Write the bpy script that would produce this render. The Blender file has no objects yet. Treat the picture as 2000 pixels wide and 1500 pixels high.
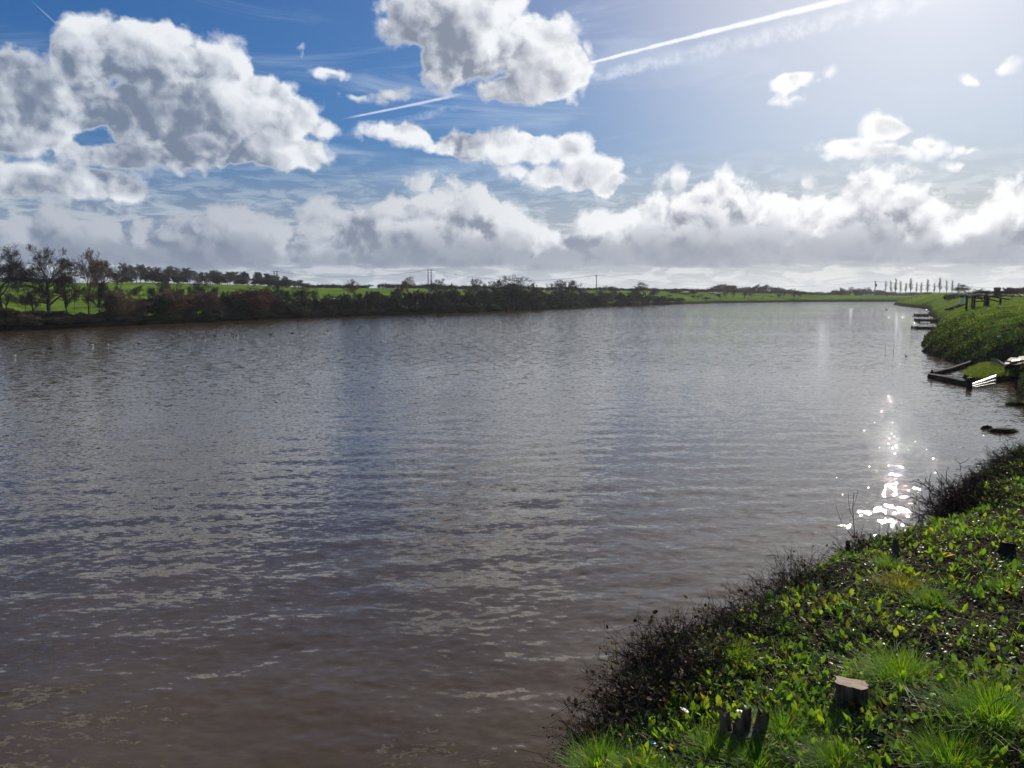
import bpy, math, random
import numpy as np
from mathutils import Vector, Matrix, noise as mnoise
sc = bpy.context.scene
COL = sc.collection
R = math.radians
random.seed(7); np.random.seed(7)

# ------------------------------------------------------------------ camera
CAM_H = 4.0                       # eye above the water, metres
PITCH = 6.8                       # degrees downwards
FPX = 1511.0                      # focal length in pixels of a 2000 px wide picture
cam_d = bpy.data.cameras.new('camera'); cam = bpy.data.objects.new('camera', cam_d); COL.objects.link(cam)
cam_d.sensor_width = 36.0; cam_d.lens = 36.0*FPX/2000.0
cam_d.clip_start = 0.05; cam_d.clip_end = 30000
cam.location = (0, 0, CAM_H); cam.rotation_euler = (R(90-PITCH), 0, 0)
sc.camera = cam

def ray(px, py):
    """world direction of a photo pixel"""
    x = (px-1000)/FPX; y = (750-py)/FPX
    p = R(PITCH); c, s = math.cos(p), math.sin(p)
    return np.array([x, c + y*s, y*c - s])
def at(px, py, z=0.0):
    """point on the horizontal plane z seen at a pixel"""
    d = ray(px, py); t = (z-CAM_H)/d[2]
    return (d[0]*t, d[1]*t)
def at_depth(px, py, Y):
    d = ray(px, py); t = Y/d[1]
    return (d[0]*t, Y, CAM_H + d[2]*t)
def uv(px, py):
    """azimuth / tangent of elevation of a photo pixel"""
    d = ray(px, py); return math.atan2(d[0], d[1]), d[2]/math.hypot(d[0], d[1])

# ------------------------------------------------------------------ light
SUN_AZ, SUN_EL = 28.0, 22.0
S_UV = (R(SUN_AZ), math.tan(R(SUN_EL)))
sun_d = bpy.data.lights.new('sun', 'SUN'); sun = bpy.data.objects.new('sun', sun_d); COL.objects.link(sun)
sun_d.energy = 4.9; sun_d.angle = R(0.53); sun_d.color = (1.0, 0.93, 0.82)
sd = Vector((math.sin(R(SUN_AZ))*math.cos(R(SUN_EL)), math.cos(R(SUN_AZ))*math.cos(R(SUN_EL)), math.sin(R(SUN_EL))))
sun.rotation_euler = sd.to_track_quat('Z', 'Y').to_euler()
vs = sc.view_settings
vs.view_transform = 'Standard'; vs.look = 'None'; vs.gamma = 1.0; vs.use_curve_mapping = False
vs.exposure = 0.2
sc.cycles.use_denoising = True
try: sc.cycles.denoiser = 'OPENIMAGEDENOISE'; sc.cycles.denoising_input_passes = 'RGB_ALBEDO_NORMAL'
except Exception: pass
sc.cycles.max_bounces = 6; sc.cycles.transparent_max_bounces = 12
sc.cycles.sample_clamp_indirect = 6.0

# ------------------------------------------------------------------ world: sky and clouds
world = bpy.data.worlds.new('World'); sc.world = world; world.use_nodes = True
world.cycles.sampling_method = 'MANUAL'; world.cycles.sample_map_resolution = 512
NT = world.node_tree; NT.nodes.clear()

class G:
    """small helper for writing node maths"""
    def __init__(s, nt): s.nt = nt
    def new(s, t, **k):
        n = s.nt.nodes.new(t)
        for a, v in k.items(): setattr(n, a, v)
        return n
    def put(s, sock, v):
        if isinstance(v, bpy.types.NodeSocket): s.nt.links.new(v, sock)
        else: sock.default_value = v
    def m(s, op, a, b=None, c=None, clamp=False):
        n = s.new('ShaderNodeMath', operation=op, use_clamp=clamp)
        for i, v in enumerate((a, b, c)):
            if v is not None: s.put(n.inputs[i], v)
        return n.outputs[0]
    def v(s, op, a, b=None, c=None, scale=None):
        n = s.new('ShaderNodeVectorMath', operation=op)
        for i, x in enumerate((a, b, c)):
            if x is not None: s.put(n.inputs[i], x)
        if scale is not None: s.put(n.inputs['Scale'], scale)
        return n.outputs['Value'] if op in ('LENGTH', 'DOT_PRODUCT', 'DISTANCE') else n.outputs['Vector']
    def noise(s, vec, scale, detail=4, rough=0.5, lac=2.0, dist=0.0, out='Fac', dims='3D'):
        n = s.new('ShaderNodeTexNoise', noise_dimensions=dims); s.put(n.inputs['Vector'], vec)
        n.inputs['Scale'].default_value = scale; n.inputs['Detail'].default_value = detail
        n.inputs['Roughness'].default_value = rough; n.inputs['Lacunarity'].default_value = lac
        n.inputs['Distortion'].default_value = dist
        return n.outputs[out]
    def comb(s, x, y, z=0.0):
        n = s.new('ShaderNodeCombineXYZ')
        for i, q in enumerate((x, y, z)): s.put(n.inputs[i], q)
        return n.outputs[0]
    def sep(s, v):
        n = s.new('ShaderNodeSeparateXYZ'); s.put(n.inputs[0], v); return n.outputs
    def ss(s, x, a, b):
        """smooth step from a to b"""
        n = s.new('ShaderNodeMapRange', interpolation_type='SMOOTHSTEP'); s.put(n.inputs['Value'], x)
        s.put(n.inputs['From Min'], a); s.put(n.inputs['From Max'], b)
        return n.outputs[0]
    def lin(s, x, a, b, c=0.0, d=1.0):
        n = s.new('ShaderNodeMapRange'); s.put(n.inputs['Value'], x)
        for nm, q in (('From Min', a), ('From Max', b), ('To Min', c), ('To Max', d)): s.put(n.inputs[nm], q)
        return n.outputs[0]
    def mix(s, f, a, b, mode='MIX'):
        n = s.new('ShaderNodeMix', data_type='RGBA', blend_type=mode)
        s.put(n.inputs['Factor'], f)
        s.put(n.inputs[6], a if isinstance(a, bpy.types.NodeSocket) else (*a, 1))
        s.put(n.inputs[7], b if isinstance(b, bpy.types.NodeSocket) else (*b, 1))
        return n.outputs[2]
    def ramp(s, f, stops, interp='LINEAR'):
        n = s.new('ShaderNodeValToRGB'); n.color_ramp.interpolation = interp
        e = n.color_ramp.elements
        while len(e) < len(stops): e.new(0.5)
        for el, (p, c) in zip(e, stops): el.position = p; el.color = (*c, 1)
        s.put(n.inputs[0], f); return n.outputs[0]
BLOBS = [  # cumulus heaps: centre x, y, half width, half height (picture degrees are turned into sky directions below)
 (190,105,105,85),(300,120,130,95),(420,150,120,95),(490,200,110,90),(565,235,80,60),(630,262,50,22),
 (130,185,90,70),(300,215,190,80),(440,250,150,60),
 (340,290,130,50),(450,285,120,60),(545,300,105,50),(620,325,62,28),(230,300,130,36),
 (40,190,130,95),(150,215,80,48),(70,268,110,40),
 (40,350,130,42),(180,352,105,45),(245,372,58,36),
 (825,35,98,80),(930,40,95,90),(900,110,130,85),(1040,105,100,85),(1095,130,60,68),(1020,170,110,42),(985,-20,60,60),
 (790,268,80,30),(900,283,115,40),(1010,292,100,38),(1095,290,62,40),(1150,330,78,42),(1200,355,58,30),(1060,345,80,26),
 (1545,158,62,32),(1600,158,46,14),(1560,192,48,16),
 (1735,258,62,40),(1670,292,75,26),(1800,285,60,26),(1880,285,58,20),(1860,318,45,12),(1730,305,100,24),
 (1930,148,34,16),(1996,112,26,16),
 (640,132,50,20),(588,92,13,30),(700,186,30,12),(765,188,46,18),
 (-150,300,180,120),(-260,120,170,120),(2150,170,90,50),(2260,300,140,60),
]
BANK = [(-200,350),(0,366),(100,378),(300,392),(450,390),(540,386),(600,380),(700,388),(775,368),(815,332),(900,334),(960,350),
        (1020,388),(1080,424),(1120,404),(1170,372),(1235,372),(1300,335),(1360,348),(1440,325),(1480,352),(1560,345),(1600,362),
        (1660,340),(1700,322),(1800,335),(1830,368),(1880,370),(1920,348),(1960,322),(2010,305),(2200,330)]
MIDB = [(-200,455),(60,440),(250,452),(440,432),(560,470),(700,470),(800,410),(900,430),(1010,440),(1060,468),(1180,470),(1260,430),(1400,400),
        (1500,420),(1570,440),(1700,398),(1760,420),(1800,470),(1900,440),(2050,430),(2200,450)]

def bank_curve(g, u, pts):
    """top edge of a cloud bank as a curve of azimuth"""
    n = g.new('ShaderNodeFloatCurve')
    P = [uv(*p) for p in pts]
    P = sorted(P)
    x = g.lin(u, -1.0, 1.0, 0.0, 1.0); g.put(n.inputs['Value'], x)
    c = n.mapping.curves[0]
    allp = [(0.0, P[0][1]*2.5), *[((a+1)/2, b*2.5) for a, b in P], (1.0, P[-1][1]*2.5)]
    while len(c.points) < len(allp): c.points.new(0.5, 0.5)
    for q, (a, b) in zip(c.points, allp): q.location = (a, b)
    n.mapping.update()
    return g.m('DIVIDE', n.outputs[0], 2.5)

def warp(g, p):
    w = g.noise(p, 7.0, 3, 0.6, out='Color', dims='2D'); w = g.v('SUBTRACT', w, (0.5, 0.5, 0.5))
    return g.v('MULTIPLY_ADD', w, (0.06, 0.05, 0), p)

def make_relief():
    """cauliflower relief shared by all the clouds"""
    nt = bpy.data.node_groups.new('cloud_relief', 'ShaderNodeTree')
    nt.interface.new_socket('P', in_out='INPUT', socket_type='NodeSocketVector')
    nt.interface.new_socket('D', in_out='OUTPUT', socket_type='NodeSocketFloat')
    g = G(nt); i = g.new('NodeGroupInput'); o = g.new('NodeGroupOutput'); p = i.outputs[0]
    w = g.noise(p, 22.0, 4, 0.62, out='Color', dims='2D'); w = g.v('SUBTRACT', w, (0.5, 0.5, 0.5))
    p2 = g.v('MULTIPLY_ADD', w, (0.045, 0.036, 0), p)
    n = g.new('ShaderNodeTexVoronoi', feature='F1', voronoi_dimensions='2D'); g.put(n.inputs['Vector'], p2)
    n.inputs['Scale'].default_value = 15.0; n.inputs['Detail'].default_value = 2.0
    n.inputs['Roughness'].default_value = 0.55; n.inputs['Lacunarity'].default_value = 2.2
    d = n.outputs['Distance']; dome = g.m('SUBTRACT', 1.0, g.m('MULTIPLY', g.m('MULTIPLY', d, d), 0.9))
    fine = g.noise(p, 30.0, 7, 0.55, dims='2D')
    r = g.m('ADD', g.m('MULTIPLY_ADD', dome, 0.55, -0.42), g.m('MULTIPLY_ADD', fine, 0.8, -0.4))
    nt.interface.new_socket('S', in_out='OUTPUT', socket_type='NodeSocketFloat')
    soft = g.noise(p, 9.5, 3, 0.5, dims='2D')
    g.put(o.inputs[0], r)
    g.put(o.inputs[1], g.m('ADD', g.m('MULTIPLY_ADD', dome, 0.42, -0.32), g.m('MULTIPLY_ADD', soft, 1.3, -0.65)))
    return nt

def make_field(kind):
    nt = bpy.data.node_groups.new('cloud_'+kind, 'ShaderNodeTree')
    nt.interface.new_socket('P', in_out='INPUT', socket_type='NodeSocketVector')
    nt.interface.new_socket('D', in_out='OUTPUT', socket_type='NodeSocketFloat')
    g = G(nt); i = g.new('NodeGroupInput'); o = g.new('NodeGroupOutput')
    p = i.outputs[0]
    if kind == 'heap':
        acc = None
        for (cx, cy, rx, ry) in BLOBS:
            u0, v0 = uv(cx, cy); u1, _ = uv(cx+rx, cy); _, v1 = uv(cx, cy-ry)
            sx, sy = 1/abs(u1-u0), 1/abs(v1-v0)
            d = g.v('LENGTH', g.v('MULTIPLY_ADD', p, (sx, sy, 0), (-u0*sx, -v0*sy, 0)))
            k = min(1.25, max(0.3, (min(rx, 1.6*ry)-8)/55.0))
            d = g.m('MULTIPLY_ADD', d, k, -k)
            acc = d if acc is None else g.m('SMOOTH_MIN', acc, d, 0.2)
        d = g.m('MULTIPLY', acc, -1.25)
        d = g.m('MULTIPLY_ADD', g.ss(d, 0.28, 0.8), 0.5, d)
        s = g.sep(p); out = g.m('MAXIMUM', g.ss(g.m('ABSOLUTE', s[0]), 0.72, 0.95), g.ss(s[1], 0.45, 0.58))
        far = g.m('MULTIPLY_ADD', g.noise(p, 2.4, 3, 0.5, dims='2D'), 4.0, -2.3)
        far = g.m('MULTIPLY_ADD', out, 3.0, g.m('SUBTRACT', far, 3.0))
        far = g.m('SUBTRACT', far, g.m('MULTIPLY', g.ss(s[1], 1.2, 2.2), 2.0))
        d = g.m('MAXIMUM', d, far)
    else:
        s = g.sep(p); top = bank_curve(g, s[0], BANK if kind == 'bank' else MIDB)
        d = g.m('MULTIPLY', g.m('SUBTRACT', top, s[1]), 24.0)
    g.put(o.inputs[0], d)
    return nt

g = G(NT)
tc = g.new('ShaderNodeTexCoord'); D = tc.outputs['Generated']
xyz = g.sep(D)
hyp = g.m('MAXIMUM', g.m('SQRT', g.m('ADD', g.m('MULTIPLY', xyz[0], xyz[0]), g.m('MULTIPLY', xyz[1], xyz[1]))), 0.02)
U = g.m('ARCTAN2', xyz[0], xyz[1]); V = g.m('DIVIDE', xyz[2], hyp)
P = g.comb(U, V, 0.0)
sky = g.new('ShaderNodeTexSky', sky_type='NISHITA')
sky.sun_disc = False; sky.sun_elevation = R(SUN_EL); sky.sun_rotation = R(SUN_AZ)
sky.air_density = 1.0; sky.dust_density = 0.15; sky.ozone_density = 2.5
SKY_STRENGTH = 0.07
cosS = g.v('DOT_PRODUCT', D, tuple(sd))
ang = g.m('ARCCOSINE', g.m('MINIMUM', cosS, 0.99999))      # angle from the sun, radians
near = g.m('POWER', g.m('MAXIMUM', g.lin(ang, 0.0, 0.95, 1.0, 0.0), 0.0), 1.6)      # broad brightening
glow = g.m('POWER', 2.718, g.m('MULTIPLY', ang, -4.3))
glow2 = g.m('POWER', 2.718, g.m('MULTIPLY', ang, -22.0))
skyc = g.mix(1.0, sky.outputs[0], (0.17, 0.57, 1.22), 'MULTIPLY')
skyc = g.v('SCALE', skyc, scale=SKY_STRENGTH)
# keep the horizon from going white: the low sky is behind thin high cloud
skyc = g.mix(g.ss(V, 0.30, 0.02), skyc, g.v('SCALE', skyc, scale=0.75))
# soft shoulder so the air round the sun does not burn out over half the sky
den = g.v('ADD', g.v('SCALE', skyc, scale=0.75), (1.0, 1.0, 1.0)); skyc = g.v('DIVIDE', skyc, den)
skyc = g.v('ADD', skyc, g.v('SCALE', (0.12, 0.085, 0.035), scale=g.ss(ang, 0.62, 0.12)))
skyc = g.v('ADD', skyc, g.v('SCALE', (0.46, 0.36, 0.25), scale=glow))
skyc = g.v('ADD', skyc, g.v('SCALE', (0.12, 0.085, 0.035), scale=g.ss(ang, 0.62, 0.12)))
skyc = g.v('ADD', skyc, g.v('SCALE', (0.62, 0.62, 0.58), scale=glow2))
skyc = g.mix(g.m('MULTIPLY', g.ss(ang, 0.40, 0.06), 0.4), skyc, (0.60, 0.63, 0.72))
col = skyc

def over(col, c, a): return g.mix(a, col, c)
# thin cirrus veil
cir = g.noise(g.v('MULTIPLY', P, (2.2, 13.0, 1.0)), 1.6, 6, 0.6, dist=0.6, dims='2D')
cir = g.m('MULTIPLY', g.ss(cir, 0.52, 0.8), g.ss(V, 0.55, 0.12))
col = over(col, (0.62, 0.70, 0.80), g.m('MULTIPLY', cir, 0.45))

def streak(a, b, w0, w1, strength, rough, seed):
    """contrail between two sky directions, widening along its length"""
    global col
    (ua, va), (ub, vb) = uv(*a), uv(*b)
    L = math.hypot(ub-ua, vb-va); t = ((ub-ua)/L, (vb-va)/L); n = (-t[1], t[0])
    nz = g.m('SUBTRACT', g.noise(g.v('ADD', P, (seed, 0, 0)), 60.0, 4, 0.6, dims='2D'), 0.5)
    s = g.m('ADD', g.v('DOT_PRODUCT', P, (t[0], t[1], 0)), -(ua*t[0]+va*t[1]))
    q = g.m('ADD', g.v('DOT_PRODUCT', P, (n[0], n[1], 0)), -(ua*n[0]+va*n[1]))
    q = g.m('ADD', q, g.m('MULTIPLY', g.m('MULTIPLY', g.m('DIVIDE', s, L), g.m('SUBTRACT', 1.0, g.m('DIVIDE', s, L))), -0.022 if L > 0.2 else 0.0))
    q = g.m('ADD', g.m('ABSOLUTE', q), g.m('MULTIPLY', nz, rough))
    w = g.lin(s, 0.0, L, w0, w1)
    a_ = g.ss(g.m('DIVIDE', q, w), 1.0, 0.25)
    a_ = g.m('MULTIPLY', a_, g.m('MULTIPLY', g.ss(s, -0.005, 0.03), g.ss(s, L+0.01, L-0.03)))
    if rough > 0.004:
        a_ = g.m('MULTIPLY', a_, g.ss(g.noise(g.v('ADD', P, (seed, 3, 0)), 55.0, 6, 0.7, dims='2D'), 0.25, 0.80))
    lit = g.mix(near, (0.75, 0.80, 0.90), (1.0, 1.0, 1.0))
    col = over(col, lit, g.m('MULTIPLY', a_, strength))
streak((1120,132), (1680,-8), 0.0022, 0.0058, 0.85, 0.0032, 1.0)
streak((1120,160), (1830,-10), 0.008, 0.020, 0.5, 0.010, 4.0)
streak((670,232), (900,184), 0.0014, 0.0028, 0.55, 0.001, 7.0)
streak((690,256), (900,208), 0.005, 0.007, 0.3, 0.006, 8.0)
streak((60,0), (118,54), 0.0008, 0.0014, 0.4, 0.0005, 11.0)

fields = {k: make_field(k) for k in ('heap', 'bank', 'mid')}; relief = make_relief()
def F(nt, p):
    n = g.new('ShaderNodeGroup'); n.node_tree = nt; g.put(n.inputs[0], p); return n.outputs if len(n.outputs) > 1 else n.outputs[0]
PW = warp(g, P)
tow = g.v('NORMALIZE', g.v('ADD', g.v('SUBTRACT', (S_UV[0], S_UV[1]+0.15, 0.0), P), (0, 0.1, 0)))
rel0, soft0 = F(relief, P)
rel1, soft1 = F(relief, g.v('MULTIPLY_ADD', tow, (0.015, 0.015, 0), P))
relief_light = g.m('ADD', g.m('MULTIPLY', g.m('SUBTRACT', soft0, soft1), 1.05), g.m('MULTIPLY', g.m('SUBTRACT', rel0, rel1), 0.12))
lit_c = g.mix(near, (0.72, 0.75, 0.79), (0.98, 0.97, 0.96))
shd_c = g.mix(near, (0.145, 0.190, 0.275), (0.37, 0.37, 0.41))
mid_c = g.mix(near, (0.47, 0.51, 0.58), (0.62, 0.61, 0.63))
def shade(kind, a0, a1, k1, k2, gain, dark=None):
    nt = fields[kind]
    c0 = F(nt, PW); c1 = F(nt, g.v('MULTIPLY_ADD', tow, (0.03, 0.03, 0), PW)); c2 = F(nt, g.v('MULTIPLY_ADD', tow, (0.08, 0.08, 0), PW))
    d0 = g.m('ADD', c0, rel0)
    alpha = g.ss(d0, a0, a1)
    t = g.m('ADD', g.m('MULTIPLY', g.m('MAXIMUM', g.m('ADD', c1, g.m('MULTIPLY', soft1, 0.8)), 0.0), k1), g.m('MULTIPLY', g.m('MAXIMUM', c2, 0.0), k2))
    t = g.m('ADD', t, g.m('MULTIPLY', g.ss(c0, 0.1, 1.7), g.m('MULTIPLY_ADD', near, 0.5, 0.25)))
    light = g.m('POWER', 2.718, g.m('MULTIPLY', t, -1.0))
    light = g.m('MULTIPLY_ADD', relief_light, gain, light)
    light = g.m('MAXIMUM', light, g.m('MULTIPLY', g.ss(d0, 0.55, 0.0), 0.45), clamp=True)
    c = g.mix(g.ss(light, -0.05, 0.5), shd_c, mid_c)
    c = g.mix(g.ss(light, 0.3, 0.95), c, lit_c)
    if dark is not None: c = g.mix(dark, c, shd_c)
    return c, alpha
# clear strip low on the horizon: cream veil with small ragged clouds
low = g.ss(V, 0.20, 0.05)
nl = g.noise(g.v('MULTIPLY', P, (22.0, 90.0, 1.0)), 1.0, 6, 0.62, dist=0.4, dims='2D')
cream = g.mix(g.ss(nl, 0.42, 0.62), g.mix(near, (0.19, 0.25, 0.35), (0.66, 0.64, 0.58)), g.mix(near, (0.42, 0.47, 0.53), (0.82, 0.78, 0.70)))
cream = g.mix(g.m('MULTIPLY', g.ss(V, 0.022, -0.004), 0.5), cream, g.mix(near, (0.50, 0.56, 0.62), (0.72, 0.69, 0.62)))
col = over(col, cream, low)
# back bank
lefty = g.m('MULTIPLY', g.ss(U, 0.25, -0.45), 0.55)      # the bank is in its own shade away from the sun
c1, a1 = shade('bank', -0.05, 0.35, 0.9, 0.5, 1.2, dark=lefty)
vb = uv(1000, 524)[1]
basen = g.m('MULTIPLY_ADD', g.noise(g.v('MULTIPLY', P, (6.0, 30.0, 1.0)), 1.0, 5, 0.6, dims='2D'), 0.02, vb-0.01)
cut = g.ss(g.m('SUBTRACT', V, basen), -0.002, 0.006)
a1 = g.m('MULTIPLY', a1, cut)
col = over(col, c1, a1)
# second row of the bank, its base a flat slate sheet
flat = g.m('MAXIMUM', g.m('MULTIPLY', g.ss(V, vb+0.085, vb+0.015), 0.85), lefty)
c2, a2 = shade('mid', -0.05, 0.45, 1.5, 0.7, 1.1, dark=flat)
col = over(col, c2, g.m('MULTIPLY', a2, cut))
# heaps nearest
c3, a3 = shade('heap', -0.14, 0.34, 0.45, 0.60, 0.85)
col = over(col, c3, a3)
bg = g.new('ShaderNodeBackground'); g.put(bg.inputs[0], col); bg.inputs[1].default_value = 1.0
wo = g.new('ShaderNodeOutputWorld'); g.nt.links.new(bg.outputs[0], wo.inputs[0])
# ------------------------------------------------------------------ object helpers
def tag(o, label=None, cat=None, group=None, kind=None):
    if label: o['label'] = label
    if cat: o['category'] = cat
    if group: o['group'] = group
    if kind: o['kind'] = kind
    return o
def empty(name, loc=(0,0,0), rz=0.0, label=None, cat=None, group=None):
    o = bpy.data.objects.new(name, None); COL.objects.link(o); o.location = loc; o.rotation_euler = (0, 0, rz)
    o.empty_display_size = 0.2
    return tag(o, label, cat, group)
def copy_tree(o, parent=None):
    c = o.copy(); COL.objects.link(c)
    if parent is not None: c.parent = parent
    for ch in list(o.children): copy_tree(ch, c)
    return c
class MB:
    """collects faces, builds ONE mesh"""
    def __init__(s): s.V = []; s.F = []; s.n = 0; s.smooth = False
    def add(s, v, f):
        v = np.asarray(v, float).reshape(-1, 3); f = np.asarray(f, int)
        s.V.append(v); s.F.append(f + s.n); s.n += len(v); return s
    def box(s, c, size, rot=None, j=0.0):
        x, y, z = [q/2 for q in size]
        v = np.array([[-x,-y,-z],[x,-y,-z],[x,y,-z],[-x,y,-z],[-x,-y,z],[x,-y,z],[x,y,z],[-x,y,z]], float)
        if j: v += np.random.uniform(-j, j, v.shape)
        if rot is not None: v = v @ np.array(Matrix.Rotation(rot[2],3,'Z') @ Matrix.Rotation(rot[1],3,'Y') @ Matrix.Rotation(rot[0],3,'X')).T
        return s.add(v + np.array(c), [[0,3,2,1],[4,5,6,7],[0,1,5,4],[1,2,6,5],[2,3,7,6],[3,0,4,7]])
    def bar(s, a, b, w, h=None, sides=4):
        """square or round bar between two points"""
        return s.tube([a, b], [w/2*1.41 if sides == 4 else w/2]*2, sides, cap=True)
    def tube(s, pts, rad, sides=6, cap=False):
        pts = np.asarray(pts, float); rad = np.asarray(rad, float); n = len(pts)
        t = np.gradient(pts, axis=0); t /= np.linalg.norm(t, axis=1)[:, None] + 1e-9
        ref = np.array([0,0,1.0]) if abs(t[0][2]) < 0.9 else np.array([1.0,0,0])
        a = np.cross(t, ref); a /= np.linalg.norm(a, axis=1)[:, None] + 1e-9; b = np.cross(t, a)
        th = np.arange(sides)/sides*2*math.pi + math.pi/4
        v = pts[:, None, :] + rad[:, None, None]*(np.cos(th)[None, :, None]*a[:, None, :] + np.sin(th)[None, :, None]*b[:, None, :])
        f = [[i*sides+k, i*sides+(k+1) % sides, (i+1)*sides+(k+1) % sides, (i+1)*sides+k] for i in range(n-1) for k in range(sides)]
        s.add(v.reshape(-1, 3), f)
        if cap:
            for i in (0, n-1):
                base = s.n - n*sides + i*sides; c = pts[i]
                vv = v[i]; k = np.arange(sides)
                s.add(np.vstack([vv, c[None]]), np.stack([k, (k+1) % sides, np.full(sides, sides)], 1))
        return s
    def segs(s, A, B, ra, rb, sides=3):
        """many straight tapered twigs at once"""
        A = np.asarray(A, float); B = np.asarray(B, float); m = len(A)
        if m == 0: return s
        t = B-A; t /= np.linalg.norm(t, axis=1)[:, None] + 1e-9
        ref = np.where(np.abs(t[:, 2:3]) < 0.9, np.array([[0,0,1.0]]), np.array([[1.0,0,0]]))
        a = np.cross(t, ref); a /= np.linalg.norm(a, axis=1)[:, None] + 1e-9; b = np.cross(t, a)
        th = np.arange(sides)/sides*2*math.pi; c, sn = np.cos(th), np.sin(th)
        ring = c[None, :, None]*a[:, None, :] + sn[None, :, None]*b[:, None, :]
        v = np.concatenate([A[:, None, :] + ring*np.asarray(ra)[:, None, None], B[:, None, :] + ring*np.asarray(rb)[:, None, None]], 1)
        k = np.arange(sides); k2 = (k+1) % sides
        f = np.stack([k, k2, k2+sides, k+sides], 1)
        f = (f[None] + (np.arange(m)*2*sides)[:, None, None]).reshape(-1, 4)
        return s.add(v.reshape(-1, 3), f)
    def blades(s, P, az, h, w, lean, droop, seg=3):
        """tapering grass blades"""
        P = np.asarray(P, float); m = len(P); d = np.stack([np.cos(az), np.sin(az), np.zeros(m)], 1)
        side = np.stack([-np.sin(az), np.cos(az), np.zeros(m)], 1); rows = []
        tw = np.random.uniform(-0.8, 0.8, m); side = side*np.cos(tw)[:, None] + d*np.sin(tw)[:, None]
        for i in range(seg+1):
            t = i/seg; out = h*(lean*t + droop*t*t); up = h*(t - 0.55*droop*t*t - 0.12*lean*t)
            c = P + d*out[:, None] + np.array([0,0,1.0])*up[:, None]
            ww = (w*(1-t)**0.7*0.5)[:, None]*side if i < seg else 0*side
            rows += [c-ww, c+ww] if i < seg else [c]
        v = np.stack(rows, 1); nv = v.shape[1]; off = (np.arange(m)*nv)[:, None, None]
        q = np.array([[2*i, 2*i+1, 2*i+3, 2*i+2] for i in range(seg-1)])
        base = s.n
        s.V.append(v.reshape(-1, 3)); s.n += m*nv
        if len(q): s.F.append((q[None]+off).reshape(-1, 4) + base)
        t_ = np.array([[2*(seg-1), 2*(seg-1)+1, 2*seg]]); s.F.append((t_[None]+off).reshape(-1, 3) + base)
        return s
    def leaves(s, P, size, az, tilt, aspect=0.5, fold=0.25, curl=0.25):
        """leaf = two quads folded on the midrib"""
        P = np.asarray(P, float); m = len(P); size = np.broadcast_to(size, (m,)); tilt = np.broadcast_to(tilt, (m,))
        d = np.stack([np.cos(az)*np.cos(tilt), np.sin(az)*np.cos(tilt), np.sin(tilt)], 1)
        r = np.random.uniform(-0.7, 0.7, m)
        sd = np.stack([-np.sin(az), np.cos(az), np.zeros(m)], 1); n = np.cross(d, sd)
        sd, n = sd*np.cos(r)[:, None]+n*np.sin(r)[:, None], n*np.cos(r)[:, None]-sd*np.sin(r)[:, None]
        L = size[:, None]; W = L*aspect
        tip = P + d*L + n*L*curl; base = P
        l1 = P + d*L*0.28 + sd*W*0.45 + n*W*fold + n*L*curl*-0.1; l2 = P + d*L*0.68 + sd*W*0.42 + n*W*fold + n*L*curl*0.3
        r1 = P + d*L*0.28 - sd*W*0.45 + n*W*fold + n*L*curl*-0.1; r2 = P + d*L*0.68 - sd*W*0.42 + n*W*fold + n*L*curl*0.3
        v = np.stack([base, l1, l2, tip, r2, r1], 1)
        f = np.array([[0,1,2,3],[0,3,4,5]])[None] + (np.arange(m)*6)[:, None, None]
        return s.add(v.reshape(-1, 3), f.reshape(-1, 4))
    def mesh(s, name, smooth=False):
        me = bpy.data.meshes.new(name); V = np.concatenate(s.V) if s.V else np.zeros((0,3))
        me.vertices.add(len(V)); me.vertices.foreach_set('co', V.astype(np.float32).ravel())
        loops = np.concatenate([f.ravel() for f in s.F]); tot = np.concatenate([np.full(len(f), f.shape[1]) for f in s.F])
        start = np.concatenate([[0], np.cumsum(tot)[:-1]])
        me.loops.add(len(loops)); me.loops.foreach_set('vertex_index', loops.astype(np.int32))
        me.polygons.add(len(tot)); me.polygons.foreach_set('loop_start', start.astype(np.int32))
        try: me.polygons.foreach_set('loop_total', tot.astype(np.int32))
        except Exception: pass
        me.polygons.foreach_set('use_smooth', np.full(len(tot), smooth or s.smooth))
        me.update(calc_edges=True); me.validate()
        return me
    def build(s, name, mat, parent=None, smooth=False):
        o = bpy.data.objects.new(name, s.mesh(name, smooth)); COL.objects.link(o)
        o.data.materials.append(mat)
        if parent is not None: o.parent = parent
        return o

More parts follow.
